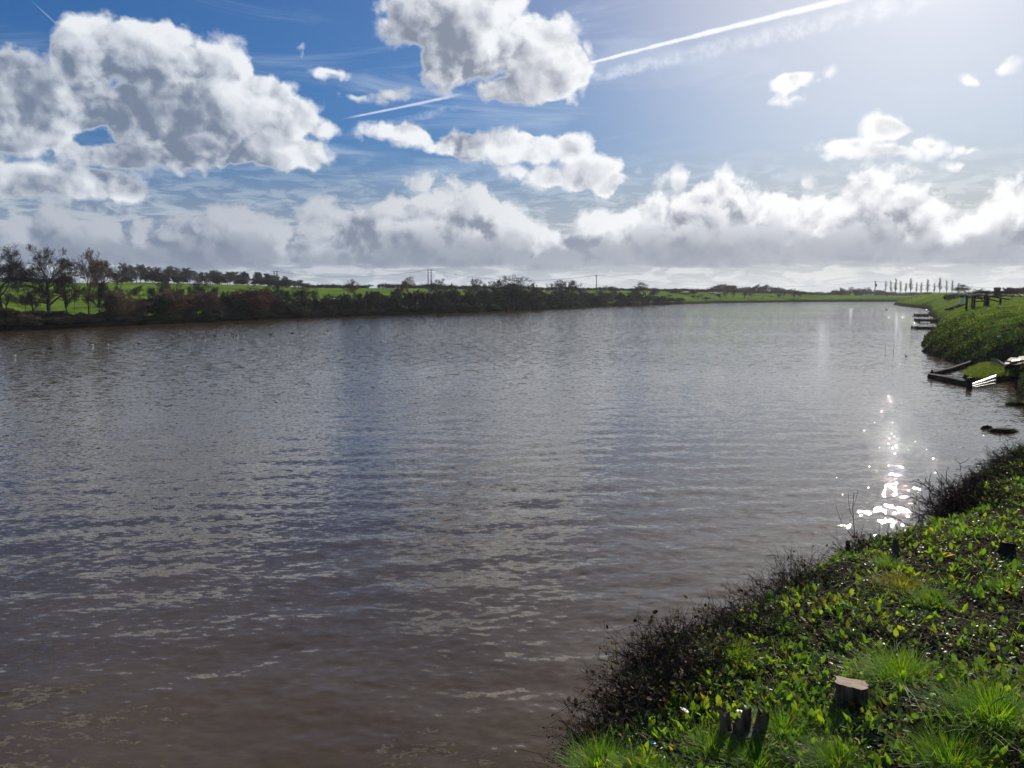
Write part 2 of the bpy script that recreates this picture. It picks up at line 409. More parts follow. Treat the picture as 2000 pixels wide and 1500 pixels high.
# ------------------------------------------------------------------ materials
def new_mat(name):
    m = bpy.data.materials.new(name); m.use_nodes = True; m.node_tree.nodes.clear(); g = G(m.node_tree)
    out = g.new('ShaderNodeOutputMaterial'); return m, g, out
def island(g): return g.new('ShaderNodeNewGeometry').outputs['Random Per Island']
def leaf_mat(name, stops, trans=0.45, rough=0.55, spec=0.16, tboost=(1.5, 1.7, 0.7), patch=None):
    """thin leaves and blades: light shines through them"""
    m, g, out = new_mat(name)
    n = len(stops); c = g.ramp(island(g), [(i/n, s) for i, s in enumerate(stops)], 'CONSTANT' if n > 1 else 'LINEAR')
    pos = g.new('ShaderNodeNewGeometry').outputs['Position']
    nz = g.noise(pos, 2.3, 3, 0.6); c = g.mix(g.ss(nz, 0.35, 0.7), c, g.v('MULTIPLY', c, patch or (1.5, 1.25, 0.8)))
    b = g.new('ShaderNodeBsdfPrincipled'); g.put(b.inputs['Base Color'], c)
    b.inputs['Roughness'].default_value = rough; b.inputs['Specular IOR Level'].default_value = spec
    t = g.new('ShaderNodeBsdfTranslucent'); g.put(t.inputs[0], g.v('MULTIPLY', c, tboost))
    mx = g.new('ShaderNodeMixShader'); mx.inputs[0].default_value = trans
    g.nt.links.new(b.outputs[0], mx.inputs[1]); g.nt.links.new(t.outputs[0], mx.inputs[2]); g.nt.links.new(mx.outputs[0], out.inputs[0])
    return m
def bark_mat(name, c1, c2, scale=8.0, rough=0.85, bump=0.3, spec=0.2, stretch=(1,1,0.25)):
    m, g, out = new_mat(name)
    tcn = g.new('ShaderNodeTexCoord').outputs['Object']
    n = g.noise(g.v('MULTIPLY', tcn, stretch), scale, 6, 0.65); n2 = g.noise(tcn, scale*0.22, 3, 0.5)
    c = g.mix(g.ss(n, 0.35, 0.65), c1, c2); c = g.mix(g.ss(n2, 0.4, 0.65), c, g.v('MULTIPLY', c, (0.72, 0.85, 0.68)))
    b = g.new('ShaderNodeBsdfPrincipled'); g.put(b.inputs['Base Color'], c)
    b.inputs['Roughness'].default_value = rough; b.inputs['Specular IOR Level'].default_value = spec
    bp = g.new('ShaderNodeBump'); bp.inputs['Strength'].default_value = bump; bp.inputs['Distance'].default_value = 0.02
    g.put(bp.inputs['Height'], n); g.nt.links.new(bp.outputs[0], b.inputs['Normal'])
    g.nt.links.new(b.outputs[0], out.inputs[0]); return m

M_TWIG = bark_mat('twig_dark', (0.085,0.070,0.055), (0.15,0.122,0.095), 3.0, 0.9, 0.0)
M_TWIG_BROWN = bark_mat('twig_brown', (0.19,0.12,0.078), (0.28,0.19,0.125), 3.0, 0.9, 0.0)
M_TWIG_RED = bark_mat('twig_red', (0.17,0.082,0.058), (0.25,0.13,0.09), 3.0, 0.9, 0.0)
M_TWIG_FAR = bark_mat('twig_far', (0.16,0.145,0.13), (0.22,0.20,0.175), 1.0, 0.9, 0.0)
M_BARK = bark_mat('bark', (0.05,0.043,0.033), (0.115,0.10,0.078), 6.0)
M_IVY = leaf_mat('ivy_leaves', [(0.026,0.048,0.014),(0.04,0.07,0.02),(0.018,0.033,0.012)], 0.25, 0.35, 0.5)
M_HEDGE = leaf_mat('hedge_leaves', [(0.045,0.052,0.022),(0.075,0.06,0.034),(0.03,0.04,0.016)], 0.2, 0.6, 0.2)

# ------------------------------------------------------------------ the lake outline: x, y, bank height, bank width, hill, hill length
def LP(px, py, z, H, W, hill=0.0, L=60.0):
    x, y = at(px, py, z); return (x, y, H, W, hill, L)
LAKE = [
 # far left and far shore, going right
 (-140, -60, 1.0, 3, 4.0, 170), (-95, 30, 1.0, 3, 5.6, 160), LP(-220,665,0,.8,3,5.6,160), LP(0,647,0,.8,3,5.6,155), LP(250,636,0,.8,3,5.6,150),
 LP(500,624,0,.8,3,5.0,150), LP(720,616,0,.8,3,4.0,140), LP(950,609,0,.8,3,3.4,120), LP(1150,599,0,.9,3,3.0,120), LP(1300,594.5,0,1.0,3,2.8,140),
 LP(1400,592,0,1.2,4,2.6,160), LP(1545,589.8,0,1.4,4,2.2,180), LP(1750,588.8,0,1.5,4,1.2,200), LP(1900,588,0,1.5,4,1.0,200), (150, 300, 1.5,4,1.0,200),
 # back along the embankment to the near bank
 (140, 262, 3.2, 9, 0, 60), LP(1850,592.5,0,3.3,9), LP(1742,594.5,0,3.3,9), LP(1765,598,0,3.3,9), LP(1812,604,0,3.3,10), LP(1822,618,0,3.2,9), LP(1826,636,0,3.1,9,-1.2,14),
 LP(1818,652,0,3.0,8,-1.6,14), LP(1801,670,0,2.9,8,-1.6,14), LP(1806,686,0,2.85,7,-1.6,14), LP(1850,706,0,2.8,7,-1.6,14), LP(1905,718,0,2.7,7,-1.4,14), LP(1985,728,0,2.6,6,-1,14),
 LP(1990,748,0,2.4,5), LP(1985,768,0,2.2,4), LP(2010,800,0,2.0,4), LP(2090,820,0,1.6,3), LP(2120,850,0,1.4,2.5),
 LP(2012,852,0.35,0.8,1.6), LP(1955,885,0.45,0.9,1.2), LP(1900,922,0.55,1.0,1.0), LP(1835,978,0.7,1.1,0.9), LP(1775,1038,0.85,1.2,0.8),
 LP(1640,1080,0.95,1.3,0.7), LP(1520,1125,1.05,1.35,0.6), LP(1450,1180,1.1,1.4,0.55), LP(1350,1220,1.15,1.4,0.5), LP(1225,1260,1.2,1.45,0.5), LP(1150,1330,1.25,1.5,0.5),
 LP(1130,1420,1.3,1.5,0.5), LP(1000,1500,1.3,1.5,0.5), (-0.8, 2.2, 1.5,0.5,0,60), (-4, 0.2, 1.5,0.6,0,60), (-14, -9, 1.5,1,0,60), (-60, -60, 1.5,3,0,60),
]
LA = np.array(LAKE)
def shore(x, y):
    """signed distance to the shoreline (land positive) and the bank numbers of the nearest stretch"""
    x = np.asarray(x, float).ravel(); y = np.asarray(y, float).ravel()
    best = np.full(len(x), 1e18); par = np.zeros((len(x), 4)); inside = np.zeros(len(x), bool)
    for i in range(len(LA)):
        a, b = LA[i], LA[(i+1) % len(LA)]; ex, ey = b[0]-a[0], b[1]-a[1]
        t = np.clip(((x-a[0])*ex + (y-a[1])*ey)/(ex*ex+ey*ey+1e-12), 0, 1)
        d = (x-a[0]-t*ex)**2 + (y-a[1]-t*ey)**2; w = d < best
        best[w] = d[w]; par[w] = (a[2:6][None]*(1-t[w])[:, None] + b[2:6][None]*t[w][:, None])
        c = (a[1] > y) != (b[1] > y)
        with np.errstate(divide='ignore', invalid='ignore'):
            inside ^= c & (x < (b[0]-a[0])*(y-a[1])/(b[1]-a[1]+1e-12) + a[0])
    d = np.sqrt(best); d[inside] *= -1
    return d, par
def bumps(x, y):
    r = np.hypot(x, y)
    f = 0.030*(np.sin(x*3.1+1.3*np.sin(y*2.3))+np.sin(y*3.7+1.1*np.sin(x*1.9+2))) * np.exp(-r/25)
    f += 0.06*(np.sin(x*0.83+1.7*np.sin(y*0.61))*np.cos(y*0.71+np.sin(x*0.37)))
    q = np.clip((r-22)/20, 0, 1)*np.exp(-r/140)
    f += q*0.13*(0.6*np.sin(x*3.9+1.3*np.sin(y*2.7))*np.sin(y*3.3+np.sin(x*2.2)*1.5) + np.sin(x*2.4+2.1*np.sin(y*0.9))*np.sin(y*1.5+1.7*np.sin(x*1.3)) + 0.8*np.abs(np.sin(x*1.1+y*0.7+np.sin(x*0.5)*2)))
    f += 0.13*np.sin(x*0.21+1.2*np.sin(y*0.13))*np.sin(y*0.17+0.8)*np.clip(r/40, 0, 1)
    return f
def ground_z(x, y):
    x = np.asarray(x, float); sh = x.shape; xx = x.ravel(); yy = np.asarray(y, float).ravel()
    d, p = shore(xx, yy); H, W, hill, L = p.T
    # ragged water's edge
    r = np.hypot(xx, yy); amp = np.clip(0.05+r*0.004, 0, 0.6)
    d = d + amp*(np.sin(xx*4.1/(1+r*.03)+2*np.sin(yy*3.3/(1+r*.03)))*0.6+np.sin(yy*7.9/(1+r*.03)+xx*2.2)*0.4)
    dp = np.maximum(d, 0)
    z = H*(1-np.exp(-3.0*dp/W))
    near = np.exp(-r/30.0)
    z += near*np.clip(dp, 0, 5)*0.13
    t = np.clip((dp-4)/L, 0, 1); z += hill*t*t*(3-2*t)
    # the field on the far side climbs from the hedge to its crest
    Ys = np.maximum(yy, 1.0); q = 1000 + FPX*xx/Ys/math.cos(R(PITCH))
    Ds = np.interp(q, [-900,-220,0,250,500,720,950,1150,1300,1400,1545,1620], [50,64,78,91,111,131,155,208,246,274,304,310])
    Dc = np.interp(q, [-900,0,600,900,1200,1350,1600], [215,225,262,290,310,335,385])
    yc = np.interp(q, [-900,0,300,480,600,800,1000,1200,1350,1500,1600], [553,553.5,553.7,557.5,563,564.5,567,568.5,570.5,573.5,576])
    zc = CAM_H + (570-yc)/FPX*Dc; u = np.clip((Ys-Ds-3)/(Dc-Ds-3), 0, 1); u = np.sin(u*math.pi/2)
    far = 0.9 + (zc-0.9)*u - 0.0035*np.clip(Ys-Dc, 0, 700)
    wl = np.clip((yy-25)/25, 0, 1)*np.clip((1640-q)/40, 0, 1)*(dp > 2)*np.clip((dp-2)/8, 0, 1)
    z = z*(1-wl) + np.maximum(far, 0.5)*wl
    z += bumps(xx, yy)*np.clip(dp/1.5, 0, 1)
    z = np.where(d < 0, np.maximum(-1.2, d*0.9)-0.02, np.maximum(z, 0.012))
    return z.reshape(sh)
def gz(x, y): return float(ground_z(np.array([x]), np.array([y]))[0])

def polar(angles, radii, zf):
    A, Rr = np.meshgrid(angles, radii); X = np.sin(A)*Rr; Y = np.cos(A)*Rr
    V = np.stack([X, Y, zf(X, Y)], -1).reshape(-1, 3); na = len(angles); nr = len(radii)
    i, j = np.meshgrid(np.arange(nr-1), np.arange(na-1), indexing='ij'); k = (i*na+j).ravel()
    return V, np.stack([k, k+na, k+na+1, k+1], 1)
angs = np.concatenate([np.linspace(-math.pi, R(-48), 60), np.linspace(R(-47.5), R(47.5), 620), np.linspace(R(48), math.pi, 60)])
rad_ = np.concatenate([[0.02], np.geomspace(0.4, 30, 300), np.geomspace(30.5, 420, 260), np.geomspace(430, 2600, 40)])
m, g, out = new_mat('ground_soil_and_grass')
geo = g.new('ShaderNodeNewGeometry'); pos = geo.outputs['Position']; px_ = g.sep(pos)
dist = g.v('LENGTH', pos)
n1 = g.noise(pos, 0.05, 5, 0.6); n2 = g.noise(pos, 1.1, 6, 0.65); n3 = g.noise(pos, 14.0, 5, 0.7)
field = g.mix(g.ss(n1, 0.3, 0.7), (0.105,0.185,0.028), (0.175,0.265,0.036))
n4 = g.noise(g.v('MULTIPLY', pos, (1.0, 0.3, 1.0)), 0.16, 5, 0.65)
field = g.mix(g.m('MULTIPLY', g.ss(n4, 0.42, 0.68), 0.55), field, (0.075,0.12,0.026))
bankc = g.mix(g.ss(n2, 0.35, 0.65), (0.065,0.125,0.022), (0.12,0.185,0.03)); bankc = g.mix(g.m('MULTIPLY', g.ss(n3, 0.45, 0.7), 0.6), bankc, (0.045,0.055,0.02)); bankc = g.mix(g.ss(g.noise(pos, 0.55, 4, 0.6), 0.50, 0.62), bankc, (0.045,0.036,0.022))
soil = g.mix(g.ss(n3, 0.35, 0.65), (0.022,0.017,0.012), (0.065,0.05,0.034))
grassy = g.mix(g.ss(dist, 60.0, 110.0), bankc, field)
nz_ = g.sep(geo.outputs['Normal'])[2]
steep = g.ss(g.m('ADD', nz_, g.m('MULTIPLY_ADD', n2, 0.3, -0.15)), 0.62, 0.86)
c = g.mix(g.m('MULTIPLY', steep, g.ss(dist, 9.0, 26.0)), soil, grassy)
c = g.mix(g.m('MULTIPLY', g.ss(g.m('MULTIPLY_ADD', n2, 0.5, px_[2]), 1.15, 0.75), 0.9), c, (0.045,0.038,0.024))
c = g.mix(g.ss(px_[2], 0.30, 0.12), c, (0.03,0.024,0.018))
b = g.new('ShaderNodeBsdfPrincipled'); g.put(b.inputs['Base Color'], c); b.inputs['Roughness'].default_value = 1.0; b.inputs['Specular IOR Level'].default_value = 0.0
bp = g.new('ShaderNodeBump'); bp.inputs['Strength'].default_value = 0.7; bp.inputs['Distance'].default_value = 0.05
g.put(bp.inputs['Height'], g.m('ADD', n3, g.m('MULTIPLY', n2, 2.0))); g.nt.links.new(bp.outputs[0], b.inputs['Normal'])
g.nt.links.new(b.outputs[0], out.inputs[0])
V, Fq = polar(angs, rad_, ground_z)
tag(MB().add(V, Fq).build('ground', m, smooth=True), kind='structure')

# ------------------------------------------------------------------ water, with real waves on it
rngw = np.random.RandomState(3); WV = []
for i in range(110):
    lam = math.exp(rngw.uniform(math.log(0.11), math.log(1.7)))
    th = R(90+8) + rngw.normal(0, R(20 if lam > 0.5 else 38))
    WV.append((lam, th, rngw.uniform(0, 2*math.pi), 0.0060*(0.75+0.35*rngw.rand())*(1.0 if lam > 0.45 else 1.15)))
def water_z(X, Y):
    r = np.hypot(X, Y); dr = np.maximum(r*r/(CAM_H*620.0), 0.008); z = np.zeros_like(X)
    gust = 0.75+0.45*np.sin(X*0.11+1.5*np.sin(Y*0.05))*np.sin(Y*0.09+0.6)
    for lam, th, ph, s in WV:
        k = 2*math.pi/lam; f = np.clip((lam/dr-2.0)/2.5, 0, 1)
        z += f*s/k*np.sin(k*(X*math.cos(th)+Y*math.sin(th)) + ph + 0.8*np.sin(X*0.7/lam**.3+th*9)*0.6)
    return z*gust
wang = np.concatenate([np.linspace(-math.pi, R(-46), 30), np.linspace(R(-45.8), R(45.8), 1150), np.linspace(R(46), math.pi, 30)])
rr = [0.5, 1.5, 2.6]
while rr[-1] < 70: rr.append(rr[-1] + max(0.011, rr[-1]**2/(CAM_H*820.0)))
rr = np.concatenate([rr, np.geomspace(rr[-1]*1.03, 700, 40)])
m, g, out = new_mat('lake_water')
geo = g.new('ShaderNodeNewGeometry'); pos = geo.outputs['Position']; dist = g.v('LENGTH', pos)
rot = g.new('ShaderNodeMapping'); g.put(rot.inputs[0], pos); rot.inputs['Rotation'].default_value = (0, 0, R(-8)); rot.inputs['Scale'].default_value = (0.42, 1.0, 1.0)
r1 = g.v('SUBTRACT', g.noise(rot.outputs[0], 3.2, 3, 0.6, dims='2D', dist=0.4, out='Color'), (0.5, 0.5, 0.5))
r2 = g.v('SUBTRACT', g.noise(rot.outputs[0], 13.0, 3, 0.6, dims='2D', out='Color'), (0.5, 0.5, 0.5))
gusts = g.lin(g.noise(g.v('MULTIPLY', pos, (0.5, 1.0, 1.0)), 0.045, 4, 0.6, dims='2D'), 0.3, 0.7, 0.6, 1.35)   # patches of wind
rip = g.v('ADD', g.v('SCALE', r1, scale=g.lin(dist, 7.0, 45.0, 0.03, 0.40)), g.v('SCALE', r2, scale=g.lin(dist, 4.0, 30.0, 0.10, 0.38)))
r3 = g.v('MULTIPLY', r2, g.v('MULTIPLY', r2, r2))   # the odd steep facet that catches the sun
rip = g.v('ADD', rip, g.v('SCALE', r3, scale=g.m('MULTIPLY', g.lin(dist, 8.0, 70.0, 6.0, 3.4), g.lin(dist, 6.0, 17.0, 0.08, 1.0))))
rip = g.v('MULTIPLY', g.v('SCALE', rip, scale=gusts), (0.85, 1.0, 0.0))
wnrm = g.v('NORMALIZE', g.v('ADD', geo.outputs['Normal'], rip))
murk = g.noise(pos, 0.35, 4, 0.6)
body = g.mix(g.ss(murk, 0.3, 0.7), (0.082,0.053,0.017), (0.112,0.076,0.030))
b = g.new('ShaderNodeBsdfPrincipled'); g.put(b.inputs['Base Color'], body); b.inputs['IOR'].default_value = 1.58
g.put(b.inputs['Roughness'], 0.02)
g.put(b.inputs['Normal'], wnrm); g.nt.links.new(b.outputs[0], out.inputs[0])
V, Fq = polar(wang, rr, water_z)
tag(MB().add(V, Fq).build('water', m, smooth=True), kind='structure')
# ------------------------------------------------------------------ bare trees
def rot_about(v, ax, a):
    return v*math.cos(a) + np.cross(ax, v)*math.sin(a) + ax*np.dot(ax, v)*(1-math.cos(a))
def perp(v, rnd):
    r = rnd.normal(size=3); r -= v*np.dot(r, v); return r/(np.linalg.norm(r)+1e-9)
def grow_tree(seed, trunk=0.25, levels=4, kids=(5,5,4,4), ang=(45,45,40,40), ratio=(0.75,0.6,0.55,0.5), up=0.12, wander=0.16,
              r0=0.022, fork=0.3, start=0.35, twig=0.0011, stems=1, stem_spread=0, first=1.0):
    """unit-height tree: returns trunk polylines, limb polylines and twig segments"""
    rnd = np.random.RandomState(seed); trunkP = []; limb = []; TA = []; TB = []; TR = []
    def branch(p, d, L, r, lv):
        n = 5 if lv < 2 else 4 if lv < levels-1 else 2
        pts = [p]; dd = d.copy(); step = L/n
        for i in range(n):
            dd = dd + perp(dd, rnd)*wander*rnd.uniform(0.4, 1.4) + np.array([0,0,up*(0.6 if lv else 0.2)])
            dd /= np.linalg.norm(dd); pts.append(pts[-1] + dd*step)
        pts = np.array(pts); rad = np.linspace(r, max(r*0.35, twig*0.7), n+1)
        if lv == 0: trunkP.append((pts, rad))
        elif lv <= 1: limb.append((pts, rad))
        else:
            for a, b_, r_ in zip(pts[:-1], pts[1:], rad[:-1]): TA.append(a); TB.append(b_); TR.append(r_)
        if lv >= levels: return
        k = max(1, int(round(kids[lv]*rnd.uniform(0.8, 1.25)))); st = start if lv == 0 else fork
        for j in range(k):
            t = st + (1-st)*(j+rnd.uniform(0.2, 0.9))/k; t = min(t, 0.999)
            f = t*n; i = min(int(f), n-1); q = pts[i] + (pts[i+1]-pts[i])*(f-i); base = pts[i+1]-pts[i]; base = base/np.linalg.norm(base)
            a = math.radians(ang[lv]*rnd.uniform(0.6, 1.35)); nd = rot_about(base, perp(base, rnd), a)
            if nd[2] < -0.2: nd[2] *= 0.3
            nd /= np.linalg.norm(nd)
            shrink = (1.15-0.45*t) if lv == 0 else (1.1-0.35*t)
            branch(q, nd, L*ratio[lv]*shrink*rnd.uniform(0.75, 1.2)*(first if lv == 0 else 1), max(rad[i]*0.62, twig), lv+1)
    for s_ in range(stems):
        a = rnd.uniform(0, 2*math.pi); sp = math.radians(stem_spread)*rnd.uniform(0.3, 1)
        d0 = np.array([math.sin(sp)*math.cos(a), math.sin(sp)*math.sin(a), math.cos(sp)])
        p0 = np.array([math.cos(a), math.sin(a), 0])*0.03*(stems > 1)
        branch(p0, d0, trunk*rnd.uniform(0.85, 1.15) if stems > 1 else trunk, r0/(stems**0.5), 0)
    return trunkP, limb, np.array(TA), np.array(TB), np.array(TR)
KIND = {}
def tree_kind(name, seed, mat, crown_leaves=None, flat=None, **k):
    tp, lb, TA, TB, TR = grow_tree(seed, **k)
    top = max(TB[:, 2].max(), 0.01); w = max(np.percentile(np.abs(TB[:, 0]), 97), np.percentile(np.abs(TB[:, 1]), 97))
    S = 1.0/top
    a = MB(); b = MB()
    for p, r in tp: a.tube(np.vstack([p[0]-[0,0,0.02/S], p])*S, np.concatenate([[r[0]*1.35], r])*S, 6)
    for p, r in lb: b.tube(p*S, r*S, 4)
    b.segs(TA*S, TB*S, TR*S, TR*S*0.7, 3)
    KIND[name] = dict(trunk=a.mesh(name+'_trunk', True), crown=b.mesh(name+'_crown'), mat=mat, w=2*w*S)
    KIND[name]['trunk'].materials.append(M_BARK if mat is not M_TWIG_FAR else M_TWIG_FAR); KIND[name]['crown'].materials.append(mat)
    if crown_leaves:
        nl, size, lm, where = crown_leaves; rnd = np.random.RandomState(seed+1)
        if where == 'stem':
            ps = []
            for p, r in tp + lb[:3]:
                for _ in range(nl//(len(tp)+3)):
                    f = rnd.uniform(0, len(p)-1.01); i = int(f); ps.append(p[i]+(p[i+1]-p[i])*(f-i) + rnd.normal(size=3)*0.028)
            P_ = np.array(ps)*S
        else:
            i = rnd.randint(0, len(TA), nl); P_ = (TA[i]+(TB[i]-TA[i])*rnd.rand(nl, 1))*S + rnd.normal(size=(nl, 3))*0.01
            P_ = P_[P_[:, 2] < where]
        l = MB().leaves(P_, rnd.uniform(0.6, 1.4, len(P_))*size, rnd.uniform(0, 6.28, len(P_)), rnd.uniform(-1, 1, len(P_)), 0.75)
        me = l.mesh(name+'_leaves'); me.materials.append(lm); KIND[name]['leaves'] = me
for i in range(3):
    tree_kind('oak%d' % i, 11+i*7, M_TWIG, trunk=0.62, levels=5, kids=(10,6,6,5,4), ang=(60,48,44,42,40), ratio=(0.85,0.60,0.62,0.64,0.7), wander=0.2, r0=0.034, start=0.22, up=0.07, twig=0.0019)
tree_kind('ivyoak', 57, M_TWIG, crown_leaves=(2600, 0.02, M_IVY, 'stem'), trunk=0.66, levels=5, kids=(9,6,5,5,3), ang=(50,45,42,40,38), ratio=(0.70,0.6,0.62,0.64,0.7), wander=0.2, r0=0.026, start=0.3, up=0.09, twig=0.0019)
for i in range(2):
    tree_kind('ash%d' % i, 31+i*5, M_TWIG_BROWN if i == 0 else M_TWIG, trunk=0.75, levels=5, kids=(11,6,5,5,3), ang=(42,40,38,38,38), ratio=(0.58,0.58,0.62,0.64,0.7), wander=0.15, r0=0.022, start=0.28, up=0.10, twig=0.0019)
for i in range(3):
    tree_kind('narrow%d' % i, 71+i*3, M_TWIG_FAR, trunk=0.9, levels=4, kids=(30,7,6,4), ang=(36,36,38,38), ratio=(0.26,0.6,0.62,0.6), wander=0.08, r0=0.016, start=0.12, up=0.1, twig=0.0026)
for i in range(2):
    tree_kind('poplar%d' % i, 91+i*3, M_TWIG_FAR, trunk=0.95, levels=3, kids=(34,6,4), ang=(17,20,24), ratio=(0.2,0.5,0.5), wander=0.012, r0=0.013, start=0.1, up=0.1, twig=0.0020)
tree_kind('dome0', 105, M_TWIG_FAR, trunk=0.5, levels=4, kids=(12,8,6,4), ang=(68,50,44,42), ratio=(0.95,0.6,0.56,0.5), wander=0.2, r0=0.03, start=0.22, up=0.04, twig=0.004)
for i, (nm, mt, lv) in enumerate((('brownbush', M_TWIG_BROWN, (800, 0.04, M_HEDGE, 0.55)), ('redbush', M_TWIG_RED, (700, 0.04, M_HEDGE, 0.5)), ('darkbush', M_TWIG, (5200, 0.05, M_HEDGE, 0.95)),
                                 ('ivybush', M_TWIG, (6500, 0.048, M_IVY, 1.1)), ('greybush', M_TWIG, (1500, 0.04, M_HEDGE, 0.6)))):
    tree_kind(nm, 120+i, mt, crown_leaves=lv, trunk=0.55, levels=4, kids=(8,7,6,5), ang=(38,42,42,42), ratio=(0.62,0.58,0.56,0.55), wander=0.16, r0=0.03, start=0.1, up=0.08, twig=0.0046, stems=10, stem_spread=52)

def plant(kind, x, y, h, name, label, cat, group=None, wide=1.0, rz=None, z=None):
    k = KIND[kind]; z = gz(x, y) if z is None else z
    r = empty(name, (x, y, z-0.03), random.uniform(0, 6.28) if rz is None else rz, label, cat, group)
    r.scale = (h*wide, h*wide, h)
    parts = [('trunk' if 'bush' not in kind else 'stems', k['trunk']), ('crown' if 'bush' not in kind else 'twigs', k['crown'])]
    if 'leaves' in k: parts.append(('ivy' if k['mat'] is M_TWIG and 'ivy' in kind else 'leaves', k['leaves']))
    for n_, me in parts:
        o = bpy.data.objects.new(n_, me); COL.objects.link(o); o.parent = r
    return r
def plant_px(kind, px, ptop, D, name, label, cat, group=None, wpx=None, rz=None):
    """put a plant on the ground at distance D so that it tops out where the photo shows it"""
    X = (px-1000)/FPX*D/math.cos(R(PITCH)); d = ray(px, ptop)
    X = d[0]*D/d[1]; top = CAM_H + d[2]*D/d[1]; z = gz(X, D); h = top-z
    wide = 1.0 if wpx is None else (wpx/FPX*D)/(KIND[kind]['w']*h)
    return plant(kind, X, D, h, name, label, cat, group, wide, rz)
def shore_depth(px):
    P_ = [(-220,665),(0,647),(250,636),(500,624),(720,616),(950,609),(1150,599),(1300,594.5),(1400,592),(1545,589.8),(1750,588.8)]
    return at(px, float(np.interp(px, [a for a, _ in P_], [b for _, b in P_])))[1]

ORD = 'first second third fourth fifth sixth seventh eighth ninth tenth eleventh twelfth thirteenth fourteenth fifteenth sixteenth seventeenth eighteenth nineteenth twentieth'.split()
TENS = {2: 'twenty', 3: 'thirty', 4: 'forty', 5: 'fifty'}
def ordinal(i):
    if i < 20: return ORD[i]
    t, u = divmod(i+1, 10); return {2: 'twentieth', 3: 'thirtieth', 4: 'fortieth'}[t] if u == 0 else TENS[t]+' '+ORD[u-1]
MARK = [(88,'the largest oak'),(165,'the tall pale brown tree'),(228,'the left end of the crest wood'),(330,'the wide tree above the bushes'),(482,'the red brown bush'),(590,'the slanting limbed tree'),(693,'the slim feathery tree'),
        (798,'the pointed brown tree'),(852,'the twin power poles'),(931,'the rounded bare tree'),(1010,'the big dark tree'),(1098,'the twin crowned tree'),(1165,'the single power pole'),(1262,'the round crowned tree'),(1345,'the tiny skyline tree')]
def say_where(items, head):
    """items: (px, object); each gets a label of its own from the nearest landmark"""
    b = {}
    for px, o in items:
        m_ = min(MARK, key=lambda q: abs(q[0]-px)); b.setdefault((m_, px < m_[0]), []).append((abs(px-m_[0]), px, o))
    for (m_, left), L_ in b.items():
        for i, (_, px, o) in enumerate(sorted(L_, key=lambda q: q[0])): o['label'] = '%s, %s to the %s of %s' % (head(o), ordinal(i), 'left' if left else 'right', m_[1])
G_CREST = 'bare trees along the crest of the green field'
G_EDGE = 'bushes along the far water edge'
G_POP = 'row of slim poplars beyond the embankment'
